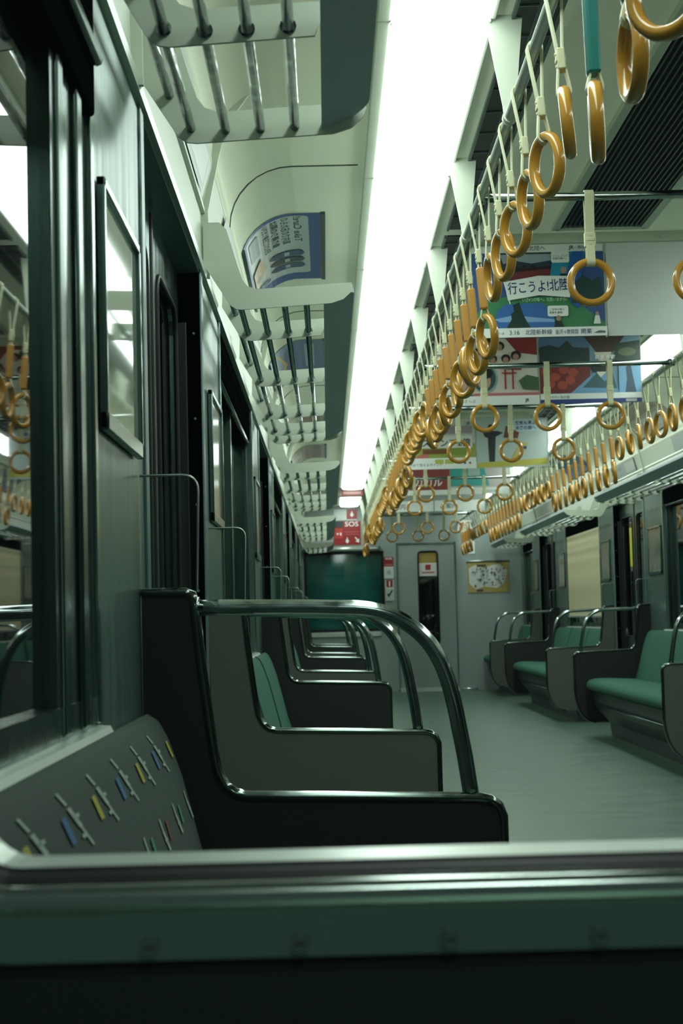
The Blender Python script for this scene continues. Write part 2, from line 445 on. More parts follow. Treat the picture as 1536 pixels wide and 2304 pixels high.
ringloft(bm, [(0.0505, 0.947), (0.059, 0.946)], 1); ringloft(bm, [(0.0215, 0.950), (0.0235, 0.942), (0.049, 0.942), (0.0505, 0.947)]); pl = obj('window_flange', bm, [mat('flange_steel', (136,164,146), 0.34, 0.7, 0.1, 6), m_pblk], r)
for i, x in enumerate([-0.106+0.0858*k for k in range(11)]):
    bm = NB(); disc(bm, (x, 0.939, OPZ0-0.041), 0.0052, 'y', 0.005, 12); box(bm, x-0.003, x+0.003, 0.9365, 0.9375, OPZ0-0.0415, OPZ0-0.0405)
    obj('screw', bm, m_chrome, r)
for x in (-0.027, 0.132, 0.291, 0.45):
    bm = NB(); disc(bm, (x, 0.940, 0.690), 0.005, 'y', 0.010, 12); obj('screw', bm, m_chrome, r)
bm = NB()
vs = [bm.verts.new((x, 0.967, z)) for x, z in rr(0.008)]; bm.faces.new(vs)
obj('pane', bm, m_pane, r)
# fill lamp added behind the camera to light the near window frame
r = thing('fill_light', (0.34, -0.55, 2.31), 'unseen fill lamp added behind the camera for the window frame', 'light')
bm = NB(); box(bm, 0.1, 0.58, -0.7, -0.4, 2.26, 2.31, bev=0.01); obj('housing', bm, m_alu, r)
bm = NB(); box(bm, 0.14, 0.54, -0.68, -0.42, 2.252, 2.259); obj('diffuser', bm, m_fill, r)

bm = NB(); box(bm, XL-0.09, 1.1, -1.2, 0.945, 2.31, 2.36); obj('ceiling', bm, m_ceil, kind='structure')  # unseen slab added to carry the fill lamp
# ------------------------------------------------------------------ ceiling lights
for side in ('left', 'right'):
    y = 1.03; k = 0
    while y < Y1-0.2:
        L = 1.375
        if 17.2 < y < 17.7: y = 18.85
        y1 = min(y+L, Y1-0.06)
        if y < 17.0 and y1 > 17.55: y1 = 17.55
        k += 1
        r = thing('ceiling_light', (mx(side, 0.30), (y+y1)/2, CE), '%s unit from the near end in the %s fluorescent ceiling light row' % (ordw(k), side), 'ceiling light', 'fluorescent lights in the %s row' % side)
        bm = NB()
        for (xa, xb) in ((0.150, 0.184), (0.423, 0.436)):
            box(bm, mx(side, xa), mx(side, xb), y, y1, CE-0.014, CE+0.005, bev=0.004)
        box(bm, mx(side, 0.184), mx(side, 0.423), y, y+0.008, CE-0.020, CE+0.004); box(bm, mx(side, 0.184), mx(side, 0.423), y1-0.008, y1, CE-0.020, CE+0.004)
        obj('frame', bm, m_brk, r)
        bm = NB()
        prism(bm, [(mx(side, x), z) for x, z in ((0.190,CE-0.002),(0.192,CE-0.026),(0.204,CE-0.034),(0.25,CE-0.038),(0.3035,CE-0.040),(0.357,CE-0.038),(0.403,CE-0.034),(0.415,CE-0.026),(0.417,CE-0.002))], y+0.004, y1-0.004, smooth=True)
        obj('diffuser', bm, m_lamp, r)
        y += L
# red notice hanging in the light gap
# vent slots beside each light row
for side in ('left', 'right'):
    for k in range(8):
        a = 1.2+2.41*k; b = min(a+2.3, Y1-0.1)
        r = thing('ceiling_vent', (mx(side, 0.53), (a+b)/2, CE), '%s air slot from the near end, beside the %s ceiling light row' % (ordw(k+1), side), 'air vent', 'air slots beside the %s lights' % side)
        bm = NB(); box(bm, mx(side, 0.485), mx(side, 0.585), a, b, CE-0.006, CE+0.002); obj('slot', bm, m_grille, r)
        bm = NB()
        for x in (0.478, 0.535, 0.588): box(bm, mx(side, x-0.004), mx(side, x+0.004), a, b, CE-0.012, CE+0.002)
        y = a+0.1
        while y < b: box(bm, mx(side, 0.48), mx(side, 0.59), y-0.003, y+0.003, CE-0.010, CE); y += 0.2
        obj('slat', bm, m_slat, r)
# centre grilles
g = [(2.3,6.05),(6.5,8.0),(8.6,11.4),(12.0,13.7),(14.3,16.2),(16.9,20.0)]
for k, (a, b) in enumerate(g):
    r = thing('ceiling_grille', (CX, (a+b)/2, CC), '%s dark slatted fan grille from the near end of the ceiling centre' % ordw(k+1), 'air vent', 'fan grilles along the ceiling centre')
    bm = NB(); box(bm, 0.90, 2*CX-0.90, a, b, CC-0.004, CC+0.003); obj('backing', bm, m_grille, r)
    bm = NB()
    for x in (0.885, 2*CX-0.915): box(bm, x, x+0.03, a-0.03, b+0.03, CC-0.02, CC+0.003, bev=0.004)
    for y in (a-0.03, b): box(bm, 0.90, 2*CX-0.90, y, y+0.03, CC-0.02, CC+0.003, bev=0.004)
    obj('frame', bm, m_brk, r)
    bm = NB(); x = 0.925
    while x < 2*CX-0.92: box(bm, x, x+0.004, a, b, CC-0.016, CC-0.002); x += 0.018
    obj('slat', bm, m_slat, r)

# ------------------------------------------------------------------ luggage racks
def rack(side, a, b, ys, ordn):
    if a < 2: lab = '%s luggage rack nearest the camera, over the end bench' % side
    else: lab = '%s luggage rack over the %s long bench from the camera' % (side, ordn) if b < 18 else '%s luggage rack furthest away, against the end wall' % side
    r = thing('luggage_rack', (mx(side, XL+0.03), (a+b)/2, 1.75), lab, 'luggage rack', 'luggage racks along the %s wall' % side)
    end_prof = [(-0.305,1.985),(-0.262,1.985),(-0.243,1.965),(-0.215,1.866),(-0.203,1.830),(-0.190,1.812),(-0.168,1.804),(0.084,1.816),(0.088,1.806),(0.082,1.790),(0.062,1.772),(0.030,1.762),(-0.205,1.750),(-0.222,1.752),(-0.236,1.762),(-0.305,1.872)]
    mid_prof = [(-0.285,1.935),(-0.262,1.935),(-0.243,1.925),(-0.215,1.866),(-0.203,1.830),(-0.190,1.812),(-0.168,1.804),(0.012,1.812),(0.012,1.790),(0.002,1.762),(-0.205,1.750),(-0.222,1.752),(-0.236,1.762),(-0.288,1.852)]
    for i, y in enumerate(ys):
        bm = NB()
        prism(bm, [(mx(side, x), z) for x, z in (end_prof if i in (0, len(ys)-1) else mid_prof)], y-0.003, y+0.003)
        obj('bracket', bm, m_brk, r)
    for (x, z) in ((-0.250,1.835),(-0.214,1.776),(-0.155,1.772),(-0.095,1.773),(-0.036,1.776)):
        bm = NB(); tube(bm, [(mx(side, x), ys[0]+0.002, z), (mx(side, x), ys[-1]-0.001, z)], 0.0085, 12)
        for y in ys[1:-1]: disc(bm, (mx(side, x), y, z), 0.012, 'y', 0.012, 12)
        obj('rod', bm, m_chrome, r)
    # front board with rounded ends
    bm = NB()
    rc = 0.07
    # plan outline (x,y), board slopes up a little toward the aisle
    a_, b_ = a, b; a, b = ys[0]+0.004, ys[-1]+0.012
    out = [(0.010, a), (0.010, b)]
    for k in range(7):
        t = math.radians(90*k/6); out.append((0.092-rc+rc*math.sin(t), b-rc+rc*math.cos(t)))
    for k in range(7):
        t = math.radians(90*k/6); out.append((0.092-rc+rc*math.cos(t), a+rc-rc*math.sin(t)))
    def zz(x): return 1.768+(x-0.01)*0.42
    A = [bm.verts.new((mx(side, x), y, zz(x))) for x, y in out]; B = [bm.verts.new((mx(side, x), y, zz(x)+0.012)) for x, y in out]
    bm.faces.new(A); bm.faces.new(B[::-1])
    for i in range(len(out)): bm.faces.new((A[i], A[(i+1) % len(out)], B[(i+1) % len(out)], B[i]))
    obj('front_board', bm, m_strip, r)
for side in ('left', 'right'):
    rack(side, 1.06, 2.76, [1.10, 1.32, 2.27, 2.74], '')
    for i, q in enumerate(((4.22,7.56),(9.04,12.38),(13.86,17.20))):
        rack(side, q[0], q[1], [q[0]+0.02, q[0]+0.50, q[0]+1.44, q[0]+2.38, q[0]+2.98, q[1]-0.03], ORD[i])
    rack(side, 18.68, 20.28, [18.70, 19.2, 19.9, 20.26], '')

# upright wall ribs at the door sides, above the header
bm = NB()
for side in ('left', 'right'):
    for p in P:
        prism(bm, [(mx(side, x), z) for x, z in ((XL,HEAD),(XL+0.02,HEAD),(XL+0.018,2.02),(-0.262,2.16),(-0.238,2.25),(-0.18,2.33),(-0.16,2.35),(-0.2,2.36),(-0.285,2.20),(XL,2.03))], p-0.006, p+0.006)
obj('trim_10', bm, m_brk, kind='structure')

# ------------------------------------------------------------------ benches
def back_profile(mirror=None):
    return [(-0.308,0.36),(-0.308,0.765),(-0.302,0.782),(-0.290,0.787),(-0.276,0.778),(-0.262,0.752),(-0.240,0.69),(-0.222,0.62),(-0.207,0.56),(-0.190,0.49),(-0.170,0.43),(-0.165,0.37)]
def cushion_profile():
    return [(-0.20,0.36),(-0.20,0.425),(-0.10,0.43),(0.05,0.438),(0.14,0.436),(0.185,0.425),(0.205,0.405),(0.21,0.38),(0.20,0.355),(0.17,0.345),(-0.15,0.345)]
def bench(side, a, b, lab, prio=False):
    r = thing('bench_seat', (mx(side, -0.05), (a+b)/2, 0.0), lab, 'bench seat', 'green bench seats along the %s wall' % side if not prio else None)
    def seg_loft(prof, ya, yb, rnd=0.03):
        bm = NB(); cx = sum(p[0] for p in prof)/len(prof); cz = sum(p[1] for p in prof)/len(prof)
        rows = []
        ys = [(ya, 0.86), (ya+rnd*0.25, 0.95), (ya+rnd, 1.0)]
        n = max(2, int((yb-ya)/0.1)); 
        for k in range(1, n): ys.append((ya+rnd+(yb-ya-2*rnd)*k/n, 1.0))
        ys += [(yb-rnd, 1.0), (yb-rnd*0.25, 0.95), (yb, 0.86)]
        for y, s in ys:
            rows.append([bm.verts.new((mx(side, cx+(x-cx)*s if x > -0.3 else x), y, cz+(z-cz)*s)) for x, z in prof])
        for A, B in zip(rows, rows[1:]):
            for i in range(len(A)):
                q = bm.faces.new((A[i], A[(i+1) % len(A)], B[(i+1) % len(A)], B[i])); q.smooth = True
        bm.faces.new(rows[0]); bm.faces.new(rows[-1][::-1]); return bm
    mm = m_prio if prio else m_green
    bm = seg_loft(back_profile(), a+0.035, b-0.04, 0.05)
    mats = [mm]
    if prio:
        mats = [mm, flat((150,164,152), 0.85), flat((158,152,52), 0.85), flat((58,98,142), 0.85), flat((52,130,84), 0.85), flat((112,58,44), 0.85)]
        def sx(z):   # front face of the back
            pf = [(-0.276,0.778),(-0.262,0.752),(-0.240,0.69),(-0.222,0.62),(-0.207,0.56),(-0.190,0.49)]
            for (xa, za), (xb, zb) in zip(pf, pf[1:]):
                if z <= za and z >= zb: return xa+(xb-xa)*(za-z)/(za-zb)
            return -0.276
        def mark(y0, z0, y1, z1, wd, mi):
            wd *= 0.78
            # woven bar from (y0,z0) to (y1,z1), cut up so it follows the cloth
            N = 5
            for k in range(N):
                ta, tb = k/N, (k+1)/N
                pa = (y0+(y1-y0)*ta, z0+(z1-z0)*ta); pb = (y0+(y1-y0)*tb, z0+(z1-z0)*tb)
                q = [(pa[0]-wd/2, pa[1]), (pa[0]+wd/2, pa[1]), (pb[0]+wd/2, pb[1]), (pb[0]-wd/2, pb[1])]
                fc = bm.faces.new([bm.verts.new((mx(side, sx(z)+0.0022), y, z)) for y, z in q]); fc.material_index = mi
        cols = [2, 3]
        for k in range(8):
            y = 2.562-0.198*k
            mark(y, 0.746, y+0.012, 0.720, 0.030, cols[k % 2])
            yy = y-0.176
            mark(yy, 0.767, yy+0.016, 0.754, 0.014, 1); mark(yy+0.020, 0.751, yy+0.052, 0.729, 0.024, 1); mark(yy+0.050, 0.730, yy+0.084, 0.707, 0.013, 1)
            mark(yy+0.045, 0.742, yy+0.048, 0.738, 0.040, 1); mark(yy+0.052, 0.722, yy+0.055, 0.718, 0.034, 1)
            if k < 6:
                y2 = 2.45-0.184*k
                mark(y2, 0.659, y2+0.006, 0.632, 0.024, [4, 5][k % 2])
                mark(y2+0.118, 0.668, y2+0.126, 0.650, 0.012, 1); mark(y2+0.126, 0.650, y2+0.150, 0.622, 0.020, 1); mark(y2+0.135, 0.640, y2+0.138, 0.636, 0.034, 1)
    o = obj('seat_back', bm, mats, r)
    bm = seg_loft(cushion_profile(), a+0.035, b-0.04, 0.05)
    obj('seat_cushion', bm, mm, r)
    if not prio:   # seams between places are part of the cushion; piping along the back
        bm = NB(); n = int((b-a)/0.85)
        for k in range(1, n):
            y = a+(b-a)*k/n
            tube(bm, [(mx(side, x+0.002), y, z+0.001) for x, z in back_profile()[2:10]], 0.003, 6)
        if n > 1: obj('piping', bm, mat('dark_green_seam', (26,80,62), 0.8), r)
        else: bm.free()
    bm = NB()
    prism(bm, [(mx(side, x), z) for x, z in ((-0.305,0.0),(0.02,0.0),(0.03,0.10),(0.13,0.20),(0.165,0.34),(-0.305,0.355))], a+0.03, b-0.03)
    obj('skirt', bm, m_under, r)
    bm = NB(); tube(bm, [(mx(side, 0.155), a+0.02, 0.245), (mx(side, 0.155), b-0.02, 0.245)], 0.008, 8); obj('skirt_rail', bm, m_steelh, r)
for side in ('left', 'right'):
    bench(side, 1.04, P[0]-0.015, 'dark patterned priority bench with coloured marks under the %s side window, nearest the camera' % side, True)
    for i, (a, b) in enumerate(((P[1],P[2]),(P[3],P[4]),(P[5],P[6]))):
        bench(side, a+0.015, b-0.015, '%s long green bench from the camera on the %s side' % (ORD[i], side))
    bench(side, P[7]+0.015, Y1-0.01, 'short green bench in the far %s corner' % side)

# ------------------------------------------------------------------ bench end partitions
top = [(-0.308,0.983),(-0.235,0.983),(-0.222,0.977),(-0.218,0.966),(-0.209,0.871),(-0.200,0.798),(-0.190,0.717),(-0.184,0.684),(-0.172,0.662),(-0.158,0.651),(-0.140,0.646),(0.240,0.634),(0.262,0.630),(0.277,0.618),(0.284,0.600)]
bot = [(0.284,0.33),(0.279,0.27),(0.262,0.205),(0.232,0.150),(0.19,0.115),(0.13,0.10),(-0.308,0.10)]
for side in ('left', 'right'):
    for i, y in enumerate(P):
        seat_near = i % 2 == 0      # the bench is on the camera's side of this panel
        what = 'door' 
        lab = '%s bench end partition from the camera on the %s side, with curved chrome rail' % (ORD[i], side)
        r = thing('bench_partition', (mx(side, -0.01), y, 0.10), lab, 'partition', 'bench end partitions on the %s side' % side)
        pg = [(mx(side, x), z) for x, z in top+bot]
        s = -1 if seat_near else 1
        bm = NB(); prism(bm, pg, y-s*0.014, y+s*0.002); obj('outer_panel', bm, m_pgrey, r, label='grey face toward the doorway')
        ins = [(mx(side, -0.306),0.972),(mx(side, -0.240),0.972)]+[(mx(side, x-0.010), z-0.009) for x, z in top[3:9]]+[(mx(side, x-0.004), z-0.012) for x, z in top[9:12]]+[(mx(side,0.268),0.615),(mx(side,0.273),0.60)]+[(mx(side, x-0.010), z+0.006) for x, z in bot[:-1]]+[(mx(side,-0.306),0.106)]
        bm = NB(); prism(bm, ins, y+s*0.002, y+s*0.014); obj('inner_panel', bm, m_pblk, r, label='black face toward the seat')
        bm = NB()
        edge = top[0:]+bot[:-1]
        A = []; 
        for j, (x, z) in enumerate(edge):
            p0 = edge[max(0, j-1)]; p2 = edge[min(len(edge)-1, j+1)]
            t = Vector((p2[0]-p0[0], p2[1]-p0[1])).normalized(); nrm = Vector((-t.y, t.x))
            if j == 0: nrm = Vector((0,1))
            row = []
            for (dn_, dy) in ((-0.008,-0.0165),(0.001,-0.0165),(0.0045,-0.010),(0.0055,0),(0.0045,0.010),(0.001,0.0165),(-0.008,0.0165)):
                row.append(bm.verts.new((mx(side, x+nrm.x*dn_), y+dy, z+nrm.y*dn_)))
            A.append(row)
        for Ra, Rb in zip(A, A[1:]):
            for k in range(7):
                q = bm.faces.new((Ra[k], Ra[(k+1) % 7], Rb[(k+1) % 7], Rb[k])); q.smooth = True
        bm.faces.new(A[0]); bm.faces.new(A[-1])
        obj('edge_trim', bm, m_trimst, r, label='steel edge moulding')
        # grab rail loop
        path = [(-0.222,0.954),(-0.06,0.951),(0.02,0.948),(0.055,0.946),(0.088,0.940),(0.116,0.929),(0.142,0.912),(0.165,0.889),(0.183,0.860),(0.196,0.826),(0.206,0.785),(0.213,0.745),(0.221,0.699),(0.230,0.63)]
        bm = NB(); pp = [Vector((mx(side, x), y, z)) for x, z in path]
        sm = []
        for k in range(len(pp)-1):
            p0 = pp[max(0,k-1)]; p1 = pp[k]; p2 = pp[k+1]; p3 = pp[min(len(pp)-1,k+2)]
            for u in (0, .33, .66):
                sm.append(0.5*((2*p1)+(-p0+p2)*u+(2*p0-5*p1+4*p2-p3)*u*u+(-p0+3*p1-3*p2+p3)*u**3))
        sm.append(pp[-1])
        tube(bm, sm, 0.0135, 18)
        disc(bm, (mx(side, -0.216), y, 0.954), 0.018, 'x', 0.008, 16); 
        obj('grab_rail', bm, m_chrome, r, label='curved chrome grab rail')
        # clear acrylic wing with a thin bright edge
        wing = [tuple(p) for p in fillet([(-0.308,0.98),(-0.308,1.176),(-0.210,1.176),(-0.216,0.98)], [0,0,0.028,0], 6, False)]
        bm = NB(); prism(bm, [(mx(side, x), z) for x, z in wing], y-0.002, y+0.002)
        sc = obj('draught_screen', bm, m_acr, r, label='clear acrylic wing')
        bm = NB(); tube(bm, [(mx(side, x), y, z) for x, z in wing[1:]], 0.0022, 6); o = obj('screen_edge', bm, m_alu, sc, label='bright thin edge'); o.location = (0,0,0)

# ------------------------------------------------------------------ framed notices on the pillars
def frame_notice(side, a, b, z0, z1, lab, face):
    r = thing('notice_frame', (mx(side, XL), (a+b)/2, z0), lab, 'notice frame')
    x = XL+0.006
    bm = NB(); w_ = 0.014
    for (p, q, s, t) in ((a,a+w_,z0,z1),(b-w_,b,z0,z1),(a,b,z1-w_,z1),(a,b,z0,z0+w_*1.8)):
        box(bm, mx(side, x-0.004), mx(side, x+0.008), p, q, s, t, bev=0.002)
    obj('frame', bm, m_steelh, r)
    bm = NB(); box(bm, mx(side, x-0.004), mx(side, x+0.001), a+0.01, b-0.01, z0+0.01, z1-0.01); obj('face', bm, face, r)
glossy_poster = mat('glossy_notice', (150,158,140), 0.04, 0.0, 0.25, 2.2, (1,1,1), 0.0, 1.0)
pale_poster = mat('faded_notice', (120,122,106), 0.15, 0.0, 0.5, 9, (1,1,1), 0.0, 0.7)
k = 0
for side in ('left', 'right'):
    for (a, b) in ((2.23,2.665),(4.34,4.78),(7.00,7.46),(9.14,9.60),(11.80,12.28),(13.96,14.42),(16.62,17.10),(18.76,19.14)):
        k += 1; n_ = (k-1) % 8+1
        frame_notice(side, a, b, 1.20, 1.555, '%s framed notice from the camera on the %s wall pillars' % (ordw(n_), side), glossy_poster if (side == 'left' and n_ == 1) else pale_poster)

# ------------------------------------------------------------------ poles, their hangers and cross bars
PX, PZ = 0.462, 2.112
for side in ('left', 'right'):
    r = thing('strap_pole', (mx(side, PX), (Y0+Y1)/2, PZ), 'long chrome pole carrying the %s row of hand straps' % side, 'pole')
    bm = NB(); tube(bm, [(mx(side, PX), Y0+0.03, PZ), (mx(side, PX), Y1, PZ)], 0.0125, 14); obj('tube', bm, m_alu, r)
    y = 2.585
    while y < Y1:
        bm = NB()
        prism(bm, [(mx(side, x), z) for x, z in ((0.408,CE+0.002),(0.500,CE+0.002),(0.478,PZ+0.03),(0.474,PZ-0.012),(0.462,PZ-0.018),(0.450,PZ-0.012),(0.446,PZ+0.03))], y-0.004, y+0.004)
        disc(bm, (mx(side, PX), y, PZ), 0.017, 'y', 0.03, 14)
        obj('hanger', bm, m_brk, r, label='tapered painted hanger plate'); y += 1.205
CB = [4.54, 7.66, 9.20, 12.30, 13.88, 17.00, 18.75]
for i, y in enumerate(CB):
    r = thing('cross_bar', (CX, y, PZ), '%s chrome cross bar from the camera joining the two strap poles' % ORD[i], 'bar', 'cross bars between the strap poles')
    bm = NB(); tube(bm, [(PX, y, PZ), (2*CX-PX, y, PZ)], 0.0125, 12); obj('tube', bm, m_chrome, r)
    bm = NB(); disc(bm, (PX+0.01, y, PZ), 0.018, 'x', 0.03, 12); obj('clamp', bm, m_steel, r)
    bm = NB(); disc(bm, (2*CX-PX-0.01, y, PZ), 0.018, 'x', 0.03, 12); obj('clamp', bm, m_steel, r)

# ------------------------------------------------------------------ hand straps
def ribbon(bm, pts, wd, th=0.0018):
    """flat webbing; pts in the x-z plane, width along y"""
    A = []
    n = len(pts)
    for i, (x, z) in enumerate(pts):
        p0 = pts[max(0, i-1)]; p2 = pts[min(n-1, i+1)]
        t = Vector((p2[0]-p0[0], p2[1]-p0[1])).normalized(); nr = Vector((-t.y, t.x))*th
        A.append([bm.verts.new((x+s*nr.x, yy, z+s*nr.y)) for s, yy in ((-1,-wd/2),(1,-wd/2),(1,wd/2),(-1,wd/2))])
    for a_, b_ in zip(A, A[1:]):
        for k in range(4): bm.faces.new((a_[k], a_[(k+1) % 4], b_[(k+1) % 4], b_[k]))
    bm.faces.new(A[0]); bm.faces.new(A[-1])
def arc(cx, cz, r, a0, a1, n=8):
    return [(cx+r*math.cos(math.radians(a0+(a1-a0)*k/n)), cz+r*math.sin(math.radians(a0+(a1-a0)*k/n))) for k in range(n+1)]
RR, rt = 0.0592, 0.0108
def make_strap(kind, sleeve_mat=None):
    """hangs from a pole at the origin that runs along y"""
    r = bpy.data.objects.new('hand_strap', None); C.objects.link(r); r.empty_display_size = 0.03
    rc = -0.248 if kind == 'short' else -0.365       # ring centre
    bkl = -0.125
    top_ = [(-0.003, bkl)]+arc(0, 0, 0.0155, 190, -10, 10)+[(0.003, bkl)]
    bm = NB(); ribbon(bm, top_, 0.026); 
    rt_top = rc+RR
    lo = [(0.004, bkl), (0.004, rt_top+0.035)]+arc(0, rt_top, 0.0125, 20, -200, 10)+[(-0.004, rt_top+0.035), (-0.004, bkl)]
    if kind == 'short': lo = [(0.004, bkl), (0.010, rt_top+0.022)]+arc(0, rt_top, 0.0125, 10, -190, 10)+[(-0.010, rt_top+0.022), (-0.004, bkl)]
    ribbon(bm, lo, 0.024)
    obj('strap', bm, m_strap, r)
    bm = NB(); box(bm, -0.008, 0.008, -0.016, 0.016, bkl-0.022, bkl+0.020, bev=0.003); box(bm, -0.010, 0.010, -0.012, 0.012, bkl-0.006, bkl+0.004, bev=0.002)
    disc(bm, (-0.009, 0.0, bkl+0.011), 0.003, 'x', 0.003, 8); disc(bm, (-0.009, 0.0, bkl-0.013), 0.003, 'x', 0.003, 8)
    obj('buckle', bm, m_strap, r)
    if kind == 'long':
        bm = NB()
        z0, z1 = rt_top+0.022, -0.160
        if sleeve_mat is m_teal: z1 = -0.05
        prof_ = [(-0.0075,-0.0185),(-0.0045,-0.0205),(0.0045,-0.0205),(0.0075,-0.0185),(0.0095,0),(0.0075,0.0185),(0.0045,0.0205),(-0.0045,0.0205),(-0.0075,0.0185),(-0.0095,0)]
        rows = []
        for z, s in ((z0,0.85),(z0+0.004,1),(z1-0.004,1),(z1,0.85)): rows.append([bm.verts.new((x*s*1.35, y_*s*0.9, z)) for x, y_ in prof_])
        for a_, b_ in zip(rows, rows[1:]):
            for k in range(10): bm.faces.new((a_[k], a_[(k+1) % 10], b_[(k+1) % 10], b_[k]))
        bm.faces.new(rows[0]); bm.faces.new(rows[-1])
        obj('sleeve', bm, sleeve_mat, r)
    bm = NB()
    n = 40; pts = [Vector((0, RR*math.cos(2*math.pi*k/n), RR*math.sin(2*math.pi*k/n))) for k in range(n)]
    tube(bm, pts, rt, 14, closed=True, flatx=1.0)
    for v in bm.verts: v.co.x *= 1.15
    ro = obj('ring', bm, m_ring, r); ro.location = (0, 0, rc)
    return r
protos = {'short': make_strap('short'), 'long': make_strap('long', m_sleeve), 'teal': make_strap('long', m_teal)}
used = set()
def place_strap(kind, loc, turn, ringturn, label, group, lean=0.0):
    p = protos[kind]
    if kind in used:
        r = p.copy(); C.objects.link(r)
        for ch in list(p.children):
            c = ch.copy(); C.objects.link(c); c.parent = r
            if ch.name.startswith('ring'): c.rotation_euler = (0, 0, ringturn)
    else:
        r = p; used.add(kind)
        for ch in r.children:
            if ch.name.startswith('ring'): ch.rotation_euler = (0, 0, ringturn)
    r.location = loc; r.rotation_euler = (0, 0, turn)
    if lean: r.rotation_euler = (0, lean, turn)
    r['label'] = label; r['category'] = 'hand strap'; r['group'] = group
    return r
benches = [(4.6,7.45),(9.25,12.25),(14.05,17.0),(18.85,20.3)]
for side in ('left', 'right'):
    ys = ([(2.08,'teal'),(2.34,'teal'),(2.66,'teal'),(3.04,'short')] if side == 'left' else [])
    k = 0
    while True:
        y = 3.33+0.28*k; k += 1
        if y > Y1-0.15: break
        if side == 'right' and y < 7.2: continue
        ys.append((y, 'long' if any(a < y < b for a, b in benches) else 'short'))
    turns = {'2.08': 42, '2.34': 3, '2.66': -10, '3.04': -8, '3.33': 18, '3.61': 12, '3.89': 24, '4.17': 14, '4.45': 10}
    for i, (y, kd) in enumerate(ys):
        y0_ = y
        tr = turns.get('%.2f' % y) if side == 'left' else None
        if tr is None: tr = random.choice((-1, 1, 1))*random.uniform(6, 32) if kd == 'long' else random.uniform(10, 45)
        if side == 'right': tr = random.uniform(-5, 22) if kd == 'long' else random.uniform(-12, 36)
        tr = math.radians(tr)
        look = {'teal': 'teal-sleeved hand strap', 'long': 'amber-sleeved hand strap', 'short': 'short cream hand strap with bare ring'}[kd]
        yy = y
        for q in [2.585+1.205*m for m in range(16)]:
            if abs(yy-q) < 0.035: yy = q+(0.04 if yy >= q else -0.04)
        for q in CB:
            if abs(yy-q) < 0.04: yy = q+(0.045 if yy >= q else -0.045)
        place_strap(kd, (mx(side, PX), yy, PZ), random.uniform(-0.05, 0.05), tr if side == 'left' else -tr, '%s, %s from the camera on the %s pole' % (look, ordw(i+1), side), 'hand straps on the %s pole' % side, -0.02 if kd == 'teal' else -0.075)
for i, y in enumerate(CB):
    for j, x in enumerate((CX-0.30, CX, CX+0.30)):
        place_strap('short', (x, y, PZ), math.radians(90), random.uniform(-0.12, 0.12),
                    'flat cream hand strap with amber ring, %s on the %s cross bar' % (('left one', 'middle one', 'right one')[j], ORD[i]), 'hand straps on the cross bars')

# ------------------------------------------------------------------ printed matter
class Sheet:
    """a printed sheet: polygons and lettering stacked a hair apart, one mesh"""
    def __init__(s, w, h, bg): s.w, s.h, s.items, s.n = w, h, [], 0; s.poly([(0,0),(w,0),(w,h),(0,h)], bg)
    def poly(s, pts, col): s.items.append(('p', pts, col)); return s
    def rect(s, x0, y0, x1, y1, col): return s.poly([(x0,y0),(x1,y0),(x1,y1),(x0,y1)], col)
    def oval(s, cx, cy, rx, ry, col, n=24, a0=0, a1=360):
        m = n if a1-a0 >= 360 else n+1
        return s.poly([(cx+rx*math.cos(math.radians(a0+(a1-a0)*k/n)), cy+ry*math.sin(math.radians(a0+(a1-a0)*k/n))) for k in range(m)], col)
    def rrect(s, x0, y0, x1, y1, r, col): return s.poly([tuple(p) for p in fillet([(x0,y0),(x1,y0),(x1,y1),(x0,y1)], r, 4, True)], col)
    def text(s, t, x, y, size, col, rot=0, bold=0.0, align='LEFT', width=None): s.items.append(('t', t, x, y, size, col, rot, bold, align, width)); return s
    def build(s, name, fn, parent=None, grid=0, thick=True):
        """fn maps (u,v,depth) to world"""
        bm = NB(); cols = []; lay = 0
        for it in s.items:
            col = it[2] if it[0] == 'p' else it[5]
            if col not in cols: cols.append(col)
            mi = cols.index(col); d = 0.0004*lay; lay += 1
            if it[0] == 'p':
                fc = bm.faces.new([bm.verts.new((p[0], p[1], d)) for p in it[1]]); fc.material_index = mi
            else:
                _, t, x, y, size, _, rot, bold, align, width = it
                cu = bpy.data.curves.new('t', 'FONT'); cu.body = t; cu.size = size; cu.align_x = align; cu.offset = bold; cu.resolution_u = 3
                to = bpy.data.objects.new('t', cu); C.objects.link(to)
                dg = bpy.context.evaluated_depsgraph_get(); me = bpy.data.meshes.new_from_object(to.evaluated_get(dg))
                sxx = 1.0
                if width and len(me.vertices):
                    xs = [v.co.x for v in me.vertices]; sxx = width/(max(xs)-min(xs))
                me.transform(Matrix.Translation((x, y, d)) @ Matrix.Rotation(rot, 4, 'Z') @ Matrix.Diagonal((sxx, 1, 1, 1)))
                nb = len(bm.faces); bm.from_mesh(me); bm.faces.ensure_lookup_table()
                for fc in bm.faces[nb:]: fc.material_index = mi
                bpy.data.objects.remove(to); bpy.data.curves.remove(cu); bpy.data.meshes.remove(me)
        if grid:
            for k in range(1, grid):
                bmesh.ops.bisect_plane(bm, geom=bm.verts[:]+bm.edges[:]+bm.faces[:], plane_co=(0, s.h*k/grid, 0), plane_no=(0,1,0))
        if thick:   # the sheet's own backing
            fc = [bm.verts.new(p) for p in ((0,0,-0.001),(s.w,0,-0.001),(s.w,s.h,-0.001),(0,s.h,-0.001))]
            if not grid: bm.faces.new(fc).material_index = 0
        for v in bm.verts: v.co = fn(v.co.x, v.co.y, v.co.z)
        me = bpy.data.meshes.new(name); bm.to_mesh(me); bm.free()
        for c_ in cols: me.materials.append(flat(c_, 0.35))
        o = bpy.data.objects.new(name, me); C.objects.link(o)
        if parent: o.parent = parent; o.location = -Vector(parent.location)
        return o
